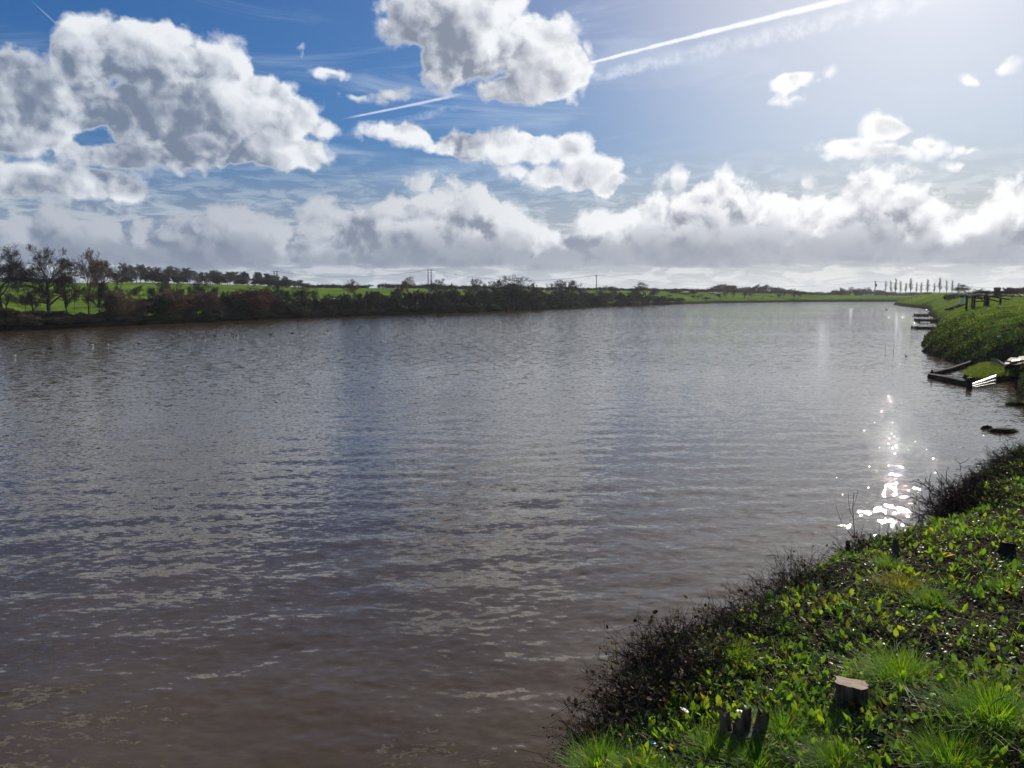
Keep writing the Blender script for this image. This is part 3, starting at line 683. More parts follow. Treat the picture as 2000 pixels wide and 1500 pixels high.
# --- large trees on the far left shore
T = [('oak0', -8, 472, 90, 110, 'bare spreading oak cut by the left edge of the picture', 'oak_tree'),
 ('oak1', 88, 473, 92, 150, 'largest bare oak with a forked dark trunk, standing in the bushes at far left', 'oak_tree'),
 ('ash0', 165, 480, 98, 78, 'tall pale brown bare tree just right of the largest oak', 'ash_tree'),
 ('ivyoak', 126, 528, 93, 40, 'dark ivy covered tree between the largest oak and the pale brown tree', 'ivy_clad_tree'),
 ('ivyoak', 188, 540, 96, 46, 'short ivy covered tree right of the pale brown tree', 'ivy_clad_tree'),
 ('oak2', 198, 506, 150, 60, 'brown bushy headed tree on the field edge beside the left end of the crest wood', 'bare_tree'),
 ('oak0', 228, 524, 190, 46, 'dark round tree at the left end of the crest wood', 'bare_tree'),
 ('oak1', 330, 538, 112, 56, 'small wide bare tree before the field, above the brown bushes', 'bare_tree'),
 ('oak2', 392, 543, 116, 60, 'low wide bare tree above the brown bushes, before the crest wood', 'bare_tree'),
 ('oak2', 535, 552, 126, 50, 'small bare tree right of the reddish bush', 'bare_tree'),
 ('oak0', 590, 553, 130, 82, 'bare tree with slanting limbs against the green field', 'bare_tree'),
 ('ash0', 693, 544, 150, 42, 'slim brown tree with a feathery top against the cloud', 'bare_tree'),
 ('ivyoak', 672, 572, 140, 30, 'ivy dark stem left of the slim feathery tree', 'ivy_clad_tree'),
 ('ivyoak', 740, 566, 144, 26, 'ivy dark stem in the gap left of the power pole pair', 'ivy_clad_tree'),
 ('ivyoak', 778, 570, 146, 26, 'ivy dark stem just left of the pointed brown tree', 'ivy_clad_tree'),
 ('ash0', 798, 538, 160, 45, 'pointed brown tree left of the twin power poles', 'bare_tree'),
 ('oak1', 852, 543, 170, 57, 'bare crown standing in front of the twin power poles', 'bare_tree'),
 ('ash1', 888, 550, 176, 32, 'small thin bare tree right of the twin power poles', 'bare_tree'),
 ('oak2', 931, 542, 180, 45, 'rounded bare tree, first of the pair before the big dark tree', 'bare_tree'),
 ('ash1', 966, 541, 176, 52, 'open branched bare tree, second of the pair before the big dark tree', 'bare_tree'),
 ('oak0', 1010, 535, 174, 105, 'big dark densely twigged tree at the middle of the far shore', 'bare_tree'),
 ('ash1', 1046, 549, 200, 32, 'small tree leaning out from the right side of the big dark tree', 'bare_tree'),
 ('oak1', 1083, 545, 215, 55, 'broad bare tree left of the single power pole, left of its twin crown', 'bare_tree'),
 ('oak2', 1112, 546, 218, 60, 'broad bare tree left of the single power pole, right of its twin crown', 'bare_tree'),
 ('dome0', 1190, 557, 330, 42, 'low domed tree on the skyline right of the single power pole', 'bare_tree'),
 ('ash1', 1206, 560, 240, 27, 'small dark tree before the low domed tree', 'bare_tree'),
 ('ash1', 1240, 560, 246, 30, 'small bare tree left of the round crowned tree', 'bare_tree'),
 ('oak0', 1262, 548, 250, 50, 'round crowned bare tree on its own between the hedges', 'bare_tree'),
 ('dome0', 1345, 563, 420, 14, 'tiny round tree on the skyline right of the round crowned tree', 'bare_tree'),
 ('dome0', 645, 553, 330, 30, 'low domed tree on the skyline above the bright field', 'bare_tree'),
 ('ash1', 718, 554, 240, 22, 'small skyline tree right of the slim feathery tree', 'bare_tree')]
for kd, px, pt, D, w, lab, nm in T: plant_px(kd, px, pt, D, nm, lab, 'tree', wpx=w)
MARK_ = []
rs = random.Random(21); SP = []
for px in list(range(14, 600, 26)) + list(range(610, 1330, 30)) + list(range(1350, 1600, 17)):
    px += rs.uniform(-7, 7); D = float(np.interp(px, [0,500,950,1300,1600], [82,114,158,252,322]))+rs.uniform(3, 16)
    top = float(np.interp(px, [0, 200, 300, 600, 900, 1300], [566, 558, 556, 566, 562, 568])) + rs.uniform(-6, 9) + (4 if px > 1340 else 0)
    SP.append((px, plant_px(rs.choice(('ash0','ash1','ash1','ivyoak')), px, top, D, 'young_tree', 'x', 'tree', 'young bare trees rising from the waterside bushes', wpx=rs.uniform(22, 38)*(0.6 if px > 1340 else 1))))
# --- wood on the crest
rn = random.Random(5)
crest = [(x + rn.uniform(-4, 4)) for x in np.arange(236, 600, 8.6)]
for i, x in enumerate(crest):
    top = float(np.interp(x, [230,250,290,340,400,460,500,560,600], [513,516,518,521,528,530,530,540,552])) + rn.uniform(-3, 4)
    cr = plant_px('narrow%d' % rn.randrange(3), x, top, rn.uniform(235, 262), 'bare_tree', 'narrow bare tree in the wood along the field crest, %s from its left end' % ordinal(i), 'tree', G_CREST, wpx=rn.uniform(16, 24))
for x, pt, w in ((248,540,26),(300,530,34),(316,536,30),(352,538,30),(430,537,30),(470,545,26),(505,544,34),(528,546,30),(560,546,34)):
    plant_px('darkbush', x, pt, 232+rn.uniform(-4,4), 'thorn_bush', 'dark thicket under the crest wood, %s from the left' % ordinal([248,300,316,352,430,470,505,528,560].index(x)), 'bush', 'dark thickets under the crest wood', wpx=w)
# --- bushes along the water
rb = random.Random(9)
spec = [  # px, top, width px, kind
 (-40,600,70,'darkbush'),(6,598,60,'darkbush'),(38,612,50,'brownbush'),(70,606,56,'greybush'),(98,604,44,'darkbush'),(132,606,50,'ivybush'),(168,612,52,'darkbush'),(200,608,46,'darkbush'),
 (232,566,56,'brownbush'),(262,578,50,'brownbush'),(300,572,58,'ivybush'),(330,560,66,'brownbush'),(362,574,50,'greybush'),(392,566,54,'brownbush'),(412,572,44,'brownbush'),(436,590,44,'ivybush'),
 (450,568,50,'ivybush'),(482,553,64,'redbush'),(512,566,44,'redbush'),(540,588,44,'darkbush'),(560,582,38,'ivybush'),(592,584,44,'darkbush'),(622,586,42,'darkbush'),(650,582,42,'darkbush'),(668,577,34,'ivybush'),
 (695,584,40,'darkbush'),(720,570,36,'greybush'),(742,568,32,'ivybush'),(762,578,34,'darkbush'),(782,574,30,'ivybush'),(806,572,38,'darkbush'),(832,568,42,'greybush'),(858,570,42,'darkbush'),(886,568,42,'greybush'),(914,570,42,'darkbush'),
 (940,568,44,'greybush'),(968,566,44,'darkbush'),(1000,562,50,'greybush'),(1032,566,46,'darkbush'),(1060,574,40,'darkbush'),(1086,570,40,'ivybush'),(1112,572,40,'darkbush'),(1138,572,38,'greybush'),(1160,576,34,'darkbush'),(1184,576,30,'darkbush'),
 (1206,572,26,'ivybush'),(1226,578,26,'darkbush'),(1246,576,24,'darkbush'),(1268,578,24,'greybush'),(1288,578,22,'darkbush'),(1308,582,20,'darkbush'),(1326,584,18,'darkbush')]
adj = {'brownbush': 'brown twiggy bush at the water edge', 'redbush': 'tall reddish bush at the water edge', 'darkbush': 'dark leafy thorn bush at the water edge',
       'ivybush': 'deep green ivy covered bush at the water edge', 'greybush': 'grey twiggy bush at the water edge'}
WB = {}
spec = [(a, b_ - (3 if 440 < a < 1340 else 0), c, k_) for a, b_, c, k_ in spec]
for px, pt, w, kd in spec:
    D = shore_depth(px)+2.0+rb.uniform(0, 2.0)
    WB.setdefault(kd, []).append((px, None)); WB[kd][-1] = (px, plant_px(kd, px, pt+rb.uniform(-3,3), D, 'thorn_bush', adj[kd], 'bush', adj[kd].replace('bush', 'bushes', 1).split(' at ')[0]+' along the far water edge', wpx=w*1.12))
HEADS = {'brownbush': 'brown twiggy waterside bush', 'redbush': 'reddish waterside bush', 'darkbush': 'dark thorny waterside bush', 'ivybush': 'deep green waterside bush', 'greybush': 'grey twiggy waterside bush'}
for kd in WB: say_where(WB[kd], lambda o, h_=HEADS[kd]: h_)
say_where(SP, lambda o: 'young bare waterside tree')
LOW = []
for i in range(46):   # lower front fringe hanging over the water
    px = -60 + i*30 + rb.uniform(-8, 8); D = shore_depth(px)+0.8
    hp = float(np.interp(px, [0, 400, 900, 1300], [22, 22, 18, 9]))
    yb = 570+1511*4.0/D
    LOW.append((px, None)); LOW[-1] = (px, plant_px(rb.choice(('darkbush','darkbush','greybush','ivybush')), px, yb-hp*rb.uniform(0.8,1.3), D, 'low_bush', 'low dark scrub hanging over the far water edge', 'bush', 'low scrub along the far water edge', wpx=hp*2.4))
say_where(LOW, lambda o: 'low waterside scrub')
# --- small bushes and trees past the end of the thick hedge
for fi, (px, pt, w, D, kd) in enumerate(((1190,574,22,262,'darkbush'),(1232,572,16,268,'darkbush'),(1322,566,26,300,'darkbush'),(1336,572,22,296,'darkbush'),(1355,567,18,305,'ivybush'),(1368,575,14,300,'ivybush'),(1392,572,14,312,'ivybush'),(1402,574,10,308,'ivybush'))):
    plant_px(kd, px, pt, D, 'field_bush', 'small dark field bush, %s from the end of the thick waterside hedge' % ordinal(fi), 'bush', 'small field bushes', wpx=w)
for px, pt, w, D, kd, nm in ((1392,560,24,420,'oak0','low bare tree left of the wooded hump'),(1410,554,40,430,'oak1','darkest crown of the wooded hump beyond the far field'),(1430,557,36,425,'oak2','right crown of the wooded hump beyond the far field'),
   (1448,562,24,428,'oak0','sloping right end of the wooded hump'),(1482,553,18,380,'ash1','left tree of the feathery pair on the far skyline'),(1500,554,20,382,'ash1','right tree of the feathery pair on the far skyline'),(1522,562,22,400,'oak2','low round skyline tree right of the feathery pair'),
   (1545,563,20,340,'ash1','small tree in front of the far hedge end'),(1560,566,20,344,'oak1','last small tree of the far hedge'),(1605,569,14,520,'dome0','tiny rounded tree on the bare skyline'),
   (1640,560,18,440,'ash1','skyline tree left of the transformer pole, first of four'),(1660,559,20,436,'oak0','skyline tree left of the transformer pole, second of four'),(1680,562,18,438,'oak2','skyline tree left of the transformer pole, third of four'),
   (1693,560,22,430,'oak1','skyline tree left of the transformer pole, fourth of four'),(1722,566,18,436,'oak2','low tree just right of the transformer pole')):
    plant_px(kd, px, pt, D, 'bare_tree', nm, 'tree', wpx=w)
for i, px in enumerate(np.arange(1350, 1606, 9)):
    plant_px(rb.choice(('darkbush','greybush','dome0','narrow0','narrow1')), px+rb.uniform(-3,3), float(np.interp(px, [1350,1380,1392,1410,1432,1455,1478,1502,1522,1560,1606], [567,563,558,554,557,563,558,556,561,566,571]))+rb.uniform(-1.5,2.5), 392+rb.uniform(-16,16), 'hedge_bush', 'far bush of the right skyline hedge, %s from its left end' % ordinal(i), 'bush', 'far skyline hedge bushes', wpx=rb.uniform(15,24))
for i, px in enumerate(np.arange(1612, 1880, 8)):
    plant_px(rb.choice(('darkbush','greybush','brownbush','dome0')), px+rb.uniform(-3,3), float(np.interp(px, [1612,1640,1690,1725,1760,1880], [570,564,563,568,571,573]))+rb.uniform(-2,2), 420+rb.uniform(-20,20), 'hedge_bush', 'far low bush before the poplar row, %s from the left' % ordinal(i), 'bush', 'far bushes below the poplar row', wpx=rb.uniform(14,22))
# --- poplars
for pi_, (px, pt) in enumerate(((1731,548),(1741,547),(1750,543),(1760,547),(1770,551),(1780,542),(1791,551),(1800,550),(1813,544),(1826,552),(1837,541),(1850,546),(1861,546),(1872,552))):
    plant_px('poplar%d' % rb.randrange(2), px, pt, 600+rb.uniform(-6,6), 'poplar_tree', 'slim bare poplar, %s from the left in the row beyond the embankment' % ordinal(pi_), 'tree', G_POP, wpx=5.5 if pt > 545 else 7.5)
# --- right edge: thicket beyond the embankment
for ti, (px, pt, w, D, kd, lab) in enumerate(((1893,553,54,150,'oak0','dark rounded bush tree behind the gate'),(1925,566,50,140,'greybush',None),(1962,566,56,138,'greybush',None),(1992,560,56,136,'brownbush',None),(2030,558,60,134,'greybush',None),
      (1905,572,50,132,'darkbush',None),(1945,574,56,128,'darkbush',None),(1985,574,60,126,'darkbush',None),(2025,572,60,124,'darkbush',None),(1868,572,30,160,'greybush',None),(1850,574,24,170,'greybush',None))):
    plant_px(kd, px, pt, D, 'thicket_bush' if lab is None else 'bare_tree', lab or '%s thicket bush beyond the embankment fence, %s' % ('dark' if kd == 'darkbush' else 'grey brown', ['', 'nearest the gate', 'beside the pollard stump', 'at the right edge', 'outside the right edge', 'below the rounded tree', 'below the pollard stump', 'low at the right edge', 'low outside the edge', 'left of the gate', 'farthest left'][ti]), 'bush' if lab is None else 'tree', None if lab else 'thicket beyond the embankment fence', wpx=w)
# ivy covered stump of a tree
sx, sy, sz = at_depth(1947, 575, 122.0); b = MB(); b.tube([(0,0,-0.5),(0.02,0,0.8),(0,0.03,1.6),(0.03,0,2.35)], [0.5,0.42,0.4,0.3], 9, cap=True)
st = empty('pollard_stump', (sx, sy, gz(sx, sy)), 0, 'square topped ivy covered pollard stump standing in the thicket beyond the fence', 'tree stump'); zt = CAM_H + ray(1947,562)[2]/ray(1947,562)[1]*sy - st.location.z
st.scale = (zt/2.7,)*3
b.build('trunk', M_BARK, st)
th = np.random.uniform(0, 6.28, 2600); hh = np.random.uniform(0.0, 2.7, 2600); rr_ = 0.52+0.14*np.random.rand(2600) + 0.08*np.sin(hh*3)
rr_[:500] *= np.random.rand(500); hh[:500] = 2.45+0.25*np.random.rand(500)
MB().leaves(np.stack([rr_*np.cos(th), rr_*np.sin(th), hh], 1), 0.17, th, np.random.uniform(-1, 0.8, 2600), 0.8).build('ivy', M_IVY, st)

# --- trimmed hedges on the crest
def hedge(pts, h, w, label, n=5200):
    b = MB(); P_ = []
    seg = [math.dist(pts[i][:2], pts[i+1][:2]) for i in range(len(pts)-1)]; tot = sum(seg)
    A = []; Bq = []
    for i in range(len(pts)-1):
        (x0,y0,z0), (x1,y1,z1) = pts[i], pts[i+1]; k = int(n*seg[i]/tot); t = np.random.rand(k); nx, ny = -(y1-y0)/seg[i], (x1-x0)/seg[i]
        o = np.random.uniform(-w/2, w/2, k); hh = np.random.rand(k)**0.8*h*(0.9+0.15*np.sin(t*seg[i]*0.35))
        P_.append(np.stack([x0+(x1-x0)*t+nx*o, y0+(y1-y0)*t+ny*o, z0+(z1-z0)*t+hh], 1))
    P_ = np.concatenate(P_); m_ = len(P_)
    zz = ground_z(P_[:, 0], P_[:, 1]); line = P_[:, 2]-P_[:, 2]   # the hedge follows the ground
    hh = np.random.rand(m_)**0.75*(1 + 0.16*np.sin(P_[:, 0]*0.37)+0.1*np.sin(P_[:, 0]*1.3)); tops = np.interp(P_[:, 0], [q[0] for q in pts], [q[2]+h for q in pts])
    P_[:, 2] = zz + hh*np.clip(tops-zz, h*0.6, h*1.15)
    p0 = np.array([pts[0][0], pts[0][1], gz(pts[0][0], pts[0][1])])
    root = empty('field_hedge', tuple(p0), 0, label, 'hedge')
    P_ = P_ - p0
    MB().leaves(P_, np.random.uniform(0.25, 0.6, m_), np.random.uniform(0, 6.28, m_), np.random.uniform(-1, 1, m_), 0.75).build('leaves', M_HEDGE, root)
    q = P_[:m_//3].copy(); q2 = q + np.random.normal(size=q.shape)*[0.5,0.5,0.4] + [0,0,0.35]
    MB().segs(q, q2, np.full(len(q), 0.02), np.full(len(q), 0.012)).build('twigs', M_TWIG, root)
def hp(px, py, D):
    d = ray(px, py); x = d[0]*D/d[1]; return (x, D, CAM_H+d[2]*D/d[1])
hedge([hp(590,563,270),hp(720,564,275)], 0.9, 1.6, 'low dark hedge on the skyline above the bright field, left part', 3000)
hedge([hp(738,563,285),hp(850,565,290),hp(1000,567.5,300),hp(1150,569,310),hp(1340,571,332)], 1.2, 1.8, 'long trimmed dark hedge along the skyline behind the middle trees', 14000)
hedge([hp(1340,571,334),hp(1450,573,350),hp(1600,576.5,384)], 1.2, 1.8, 'thin hedge line dropping along the far field on the right', 7000)
hedge([hp(-120,555,228),hp(0,555,230),hp(60,554,232),hp(140,555,236)], 1.6, 2.0, 'dark hedge on the skyline behind the largest oak', 5000)

# --- power poles and their wires
M_POLE = bark_mat('pole_wood', (0.08,0.065,0.05), (0.13,0.11,0.085), 4.0); M_WIRE = bark_mat('wire', (0.05,0.05,0.05), (0.07,0.07,0.07), 2.0)
M_INS = bark_mat('insulator', (0.25,0.2,0.17), (0.3,0.25,0.2), 5.0)
def pole(px, ptop, D, label, twin=False, transformer=False):
    d = ray(px, ptop); x = d[0]*D/d[1]; top = CAM_H+d[2]*D/d[1]; z = gz(x, D); h = top-z
    r = empty('power_pole', (x, D, z), 0.25, label, 'power pole')
    for o in ((-0.8, 0.8) if twin else (0,)):
        MB().tube([(o,0,-0.5),(o,0,h*0.5),(o*0.95,0,h)], [0.26,0.23,0.19], 8, cap=True).build('post', M_POLE, r)
    c = MB().box((0,0.2,h-0.5), (3.0 if twin else 1.8,0.14,0.16))
    if twin: c.box((0,0.2,h-1.6), (2.6,0.1,0.12))
    c.build('crossarm', M_POLE, r)
    for o in ((-1.3,0,1.3) if twin else (-0.8,0,0.8)):
        MB().tube([(o,0.2,h-0.42),(o,0.2,h-0.2),(o,0.2,h-0.05)], [0.07,0.1,0.05], 8, cap=True).build('insulator', M_INS, r)
    if transformer:
        MB().tube([(0.35,-0.3,h-3.0),(0.35,-0.3,h-2.9),(0.35,-0.3,h-1.7),(0.35,-0.3,h-1.6)], [0.3,0.42,0.42,0.3], 10, cap=True).build('transformer', M_POLE, r)
        MB().box((0,0.2,h-1.4), (1.6,0.14,0.14)).build('platform', M_POLE, r)
    return np.array([x, D, top-0.1])
pA = pole(538, 529, 430, 'distant twin power pole above the right end of the crest wood', twin=True)
pB = pole(839, 526, 400, 'tall twin power pole behind the bare crown left of centre', twin=True)
pC = pole(1165, 537, 400, 'single power pole standing on the skyline by itself', False)
pD = pole(1710, 549, 430, 'distant power pole with a transformer left of the poplars', transformer=True)
pE = pole(2160, 545, 450, 'power pole beyond the right edge')
def wire(a, b_, sag, label, off):
    t = np.linspace(0, 1, 25)[:, None]; p = a + (b_-a)*t; p[:, 2] -= sag*4*t[:, 0]*(1-t[:, 0]); p += off
    o = MB().tube(p, np.full(25, 0.035), 4).build('power_line', M_WIRE); tag(o, label, 'cable', 'overhead power lines')
for (a, b_, sg, lb) in ((pA,pB,3.5,'thin power line sagging between the two twin poles'),(pB,pC,4.0,'thin power line from the twin pole to the single pole'),(pC,pD,4.5,'long thin power line from the single pole to the transformer pole'),(pD,pE,4.0,'thin power line running right from the transformer pole')):
    for o, w_ in ((-0.8, 'nearer'), (0.8, 'farther')): wire(a, b_, sg, lb+', %s strand' % w_, np.array([o*0.3, o, 0.0]))
# ------------------------------------------------------------------ materials of the near bank
M_GRASS = leaf_mat('grass_blades', [(0.12,0.27,0.022),(0.16,0.32,0.028),(0.095,0.22,0.02),(0.15,0.28,0.03),(0.19,0.30,0.04),(0.13,0.28,0.024),(0.26,0.30,0.06)], 0.5, 0.5, 0.12, (1.5,1.6,0.6))
M_GRASS_DRY = leaf_mat('grass_yellow', [(0.16,0.2,0.025),(0.24,0.22,0.05),(0.33,0.22,0.07),(0.11,0.18,0.02)], 0.5, 0.5, 0.12, (1.5,1.5,0.7))
M_BANKG = leaf_mat('bank_grass_blades', [(0.105,0.18,0.028),(0.15,0.23,0.034),(0.08,0.13,0.024),(0.18,0.20,0.06),(0.14,0.12,0.06)], 0.45, 0.8, 0.04, (1.5,1.6,0.6), (1.3,1.2,0.9))
M_LEAF = leaf_mat('weed_leaves', [(0.085,0.17,0.03),(0.12,0.21,0.034),(0.055,0.11,0.024),(0.16,0.22,0.035),(0.075,0.14,0.045),(0.10,0.17,0.04),(0.12,0.13,0.05)], 0.42, 0.42, 0.3, (1.6,1.7,0.6))
M_DOCK = leaf_mat('dock_leaves', [(0.13,0.25,0.022),(0.18,0.29,0.024),(0.10,0.20,0.022),(0.20,0.29,0.024),(0.15,0.27,0.03),(0.12,0.22,0.024),(0.28,0.25,0.04)], 0.5, 0.42, 0.3, (1.6,1.7,0.6))
M_MAT = leaf_mat('small_leaves', [(0.075,0.15,0.035),(0.10,0.19,0.045),(0.05,0.10,0.028),(0.14,0.20,0.07)], 0.3, 0.45, 0.3)
M_DEAD = leaf_mat('dead_leaves', [(0.10,0.065,0.04),(0.12,0.085,0.055),(0.045,0.03,0.022),(0.07,0.05,0.035),(0.20,0.16,0.115)], 0.12, 0.8, 0.08)
M_DARKWEED = leaf_mat('dark_weeds', [(0.03,0.055,0.016),(0.045,0.075,0.02),(0.06,0.05,0.03),(0.022,0.035,0.014)], 0.25, 0.7, 0.05)
M_CANE = bark_mat('bramble_cane', (0.035,0.020,0.018), (0.085,0.055,0.045), 9.0, 0.8, 0.1, 0.12)
M_STRAW = bark_mat('straw_stem', (0.24,0.19,0.12), (0.36,0.30,0.20), 20.0, 0.7, 0.05)
M_STICK = bark_mat('dry_stick', (0.16,0.12,0.085), (0.26,0.2,0.15), 18.0, 0.8, 0.2)
M_WETWOOD = bark_mat('wet_timber', (0.018,0.015,0.013), (0.045,0.038,0.032), 6.0, 0.85, 0.4, 0.06, (0.3,1,1))
M_STOOL = bark_mat('stool_bark', (0.06,0.042,0.028), (0.20,0.14,0.09), 22.0, 0.9, 0.9)
M_ROT = bark_mat('rotten_wood', (0.10,0.055,0.03), (0.20,0.12,0.07), 30.0, 0.9, 0.8)
M_TIMBER = bark_mat('weathered_timber', (0.06,0.05,0.04), (0.12,0.10,0.08), 8.0, 0.8, 0.3, 0.2)
M_PALEWOOD = bark_mat('pale_board', (0.30,0.24,0.18), (0.44,0.36,0.28), 5.0, 0.6, 0.1, 0.3, (0.3,1,1))
M_RAIL = bark_mat('pale_rail', (0.6,0.62,0.62), (0.75,0.76,0.76), 5.0, 0.6, 0.1, 0.3)
M_PLASTIC = bark_mat('white_plastic', (0.38,0.38,0.35), (0.5,0.5,0.47), 5.0, 0.4, 0.0, 0.5)
M_BLUE = bark_mat('blue_plastic', (0.01,0.25,0.5), (0.02,0.4,0.62), 9.0, 0.35, 0.0, 0.5)
M_RED = bark_mat('red_plastic', (0.5,0.03,0.02), (0.6,0.05,0.03), 9.0, 0.4, 0.0, 0.5)

def scatter(n, a0, a1, r0, r1, dmin, dmax=99, power=1.0):
    """points on the land, denser nearer the eye"""
    a = R(a0) + (R(a1)-R(a0))*np.random.rand(n); u = np.random.rand(n)
    r = r0*(r1/r0)**u if power == 1 else (r0**(1/power) + (r1**(1/power)-r0**(1/power))*u)**power
    x, y = np.sin(a)*r, np.cos(a)*r; d, _ = shore(x, y); k = (d > dmin) & (d < dmax)
    x, y, r, d = x[k], y[k], r[k], d[k]; return x, y, ground_z(x, y), r, d
def patch(x, y, s, ph=0.0):
    return 0.5+0.5*np.sin(x*s+2.0*np.sin(y*s*0.8+ph))*np.sin(y*s*1.1+1.7*np.sin(x*s*0.7+ph*2))

# leafy weeds covering the near bank: rosettes of upright leaves
x, y, z, r, d = scatter(42000, -20, 66, 2.2, 32, 0.15)
k = np.random.rand(len(x)) < 0.08+0.92*patch(x, y, 2.1)**1.3; x, y, z, r = x[k], y[k], z[k], r[k]
P_, S_, A_, T_ = [], [], [], []
nl = 6
for j in range(nl):
    n_ = len(x); a = np.random.uniform(0, 6.28, n_); rad = np.random.uniform(0, 0.035, n_)
    P_.append(np.stack([x+np.cos(a)*rad, y+np.sin(a)*rad, z+np.random.uniform(0.0, 0.04, n_)], 1)); A_.append(a)
    S_.append(np.random.gamma(2.2, 0.0145, n_).clip(0.012, 0.075)*(1+np.clip((r-7)/18, 0, 1.1))); T_.append(np.random.uniform(0.1, 1.25, n_))
tag(MB().leaves(np.concatenate(P_), np.concatenate(S_), np.concatenate(A_), np.concatenate(T_), 0.52, 0.12, 0.12).build('ground_cover', M_LEAF), kind='stuff')
# bigger yellow-green dock leaves
x, y, z, r, d = scatter(5000, -20, 66, 2.4, 28, 0.25)
k = np.random.rand(len(x)) < 0.15+0.85*patch(x, y, 1.1, 1.0)**1.5; x, y, z, r = x[k], y[k], z[k], r[k]; P_, S_, A_, T_ = [], [], [], []
for j in range(5):
    n_ = len(x); a = np.random.uniform(0, 6.28, n_)
    P_.append(np.stack([x, y, z+0.01], 1)+np.random.normal(0, 0.015, (n_, 3))*[1,1,0]); A_.append(a); S_.append(np.random.uniform(0.04, 0.085, n_)*(1+np.clip((r-7)/25, 0, 0.8))); T_.append(np.random.uniform(0.35, 1.35, n_))
tag(MB().leaves(np.concatenate(P_), np.concatenate(S_), np.concatenate(A_), np.concatenate(T_), 0.40, 0.10, -0.12).build('dock_leaves', M_DOCK), kind='stuff')
# mat of tiny leaves, litter, fallen twigs
x, y, z, r, d = scatter(125000, -22, 66, 2.0, 30, 0.05)
k = np.random.rand(len(x)) < 0.25+0.75*patch(x, y, 2.6, 2.0); x, y, z, r = x[k], y[k], z[k], r[k]; n_ = len(x)
tag(MB().leaves(np.stack([x, y, z+np.random.uniform(0, 0.035, n_)], 1), np.random.uniform(0.012, 0.032, n_)*(1+np.clip((r-6)/12, 0, 1.5)), np.random.uniform(0, 6.28, n_), np.random.uniform(-0.4, 0.9, n_), 0.8).build('creeping_leaves', M_MAT), kind='stuff')
x, y, z, r, d = scatter(36000, -22, 66, 2.0, 26, 0.0); n_ = len(x)
tag(MB().leaves(np.stack([x, y, z+np.random.uniform(0.002, 0.03, n_)], 1), np.random.uniform(0.015, 0.05, n_), np.random.uniform(0, 6.28, n_), np.random.uniform(-0.3, 0.4, n_), 0.5, 0.1, 0.3).build('leaf_litter', M_DEAD), kind='stuff')
x, y, z, r, d = scatter(7200, -22, 66, 2.0, 24, -0.15); n_ = len(x); a = np.random.uniform(0, 6.28, n_); L = np.random.uniform(0.05, 0.28, n_)
A0 = np.stack([x, y, z+0.012], 1); A1 = A0 + np.stack([np.cos(a)*L, np.sin(a)*L, np.random.uniform(-0.01, 0.07, n_)], 1)
tag(MB().segs(A0, A1, np.full(n_, 0.0022), np.full(n_, 0.0012)).build('fallen_twigs', M_STICK), kind='stuff')
x, y, z, r, d = scatter(1800, -20, 66, 2.2, 22, 0.05)
k = np.random.rand(len(x)) < patch(x, y, 1.3, 4.0); x, y, z, r = x[k], y[k], z[k], r[k]; n_ = len(x); a = np.random.uniform(0, 6.28, n_)
tag(MB().blades(np.stack([x, y, z], 1), a, np.random.uniform(0.06, 0.26, n_), np.random.uniform(0.002, 0.004, n_)*(1+r/12), np.random.uniform(0.5, 1.8, n_), np.random.uniform(0, 0.6, n_), 3).build('dead_stalks', M_STRAW), kind='stuff')
# long grass at the bottom of the picture and thin grass through the weeds
x, y, z, r, d = scatter(105000, -12, 64, 1.6, 4.6, 0.15)
lim = 3.2 + 0.35*np.sin(x*2.3) + 0.45*patch(x, y, 1.9)
k = (y < lim) & (np.random.rand(len(x)) < 0.25+0.75*patch(x, y, 3.4, 0.6)); x, y, z = x[k], y[k], z[k]; n_ = len(x)
wind = R(200)+np.random.normal(0, 1.3, n_)
tag(MB().blades(np.stack([x, y, z-0.01], 1), wind, np.random.uniform(0.04, 0.13, n_), np.random.uniform(0.0025, 0.005, n_), np.random.uniform(0.15, 0.7, n_), np.random.uniform(0.1, 0.8, n_)).build('grass', M_GRASS), kind='stuff')
x, y, z, r, d = scatter(84000, -20, 66, 2.6, 30, 0.1)
k = np.random.rand(len(x)) < patch(x, y, 0.9, 3.0)**1.5; x, y, z, r = x[k], y[k], z[k], r[k]; n_ = len(x)
tag(MB().blades(np.stack([x, y, z-0.01], 1), np.random.uniform(0, 6.28, n_), np.random.uniform(0.03, 0.11, n_), np.random.uniform(0.002, 0.004, n_)*(1+r/12), np.random.uniform(0.2, 0.8, n_), np.random.uniform(0.1, 0.7, n_)).build('short_grass', M_GRASS), kind='stuff')

# rough grass and dark weeds on the far embankment
x, y, z, r, d = scatter(230000, 20, 43, 26, 290, 0.5, 40)
k = (np.random.rand(len(x)) < 0.12+0.88*patch(x, y, 0.9)) & (z > 0.35); x, y, z, r = x[k], y[k], z[k], r[k]; n_ = len(x)
tag(MB().blades(np.stack([x, y, z-0.02], 1), np.random.uniform(0, 6.28, n_), np.random.uniform(0.06, 0.2, n_)*(0.8+r/160), 0.012+r*0.00055, np.random.uniform(0.2, 0.8, n_), np.random.uniform(0.1, 0.8, n_), 2).build('bank_grass', M_BANKG), kind='stuff')
x, y, z, r, d = scatter(120000, 24, 44, 24, 75, 0.05, 9)
k = np.random.rand(len(x)) < np.clip(1.15-z/1.9, 0, 1)*(0.4+0.6*patch(x, y, 1.3)); x, y, z, r = x[k], y[k], z[k], r[k]; n_ = len(x)
tag(MB().leaves(np.stack([x, y, z+np.random.uniform(0, 0.16, n_)], 1), np.random.uniform(0.06, 0.16, n_)*(0.7+r/90), np.random.uniform(0, 6.28, n_), np.random.uniform(-0.3, 1.3, n_), 0.6).build('bank_weeds', M_DARKWEED), kind='stuff')

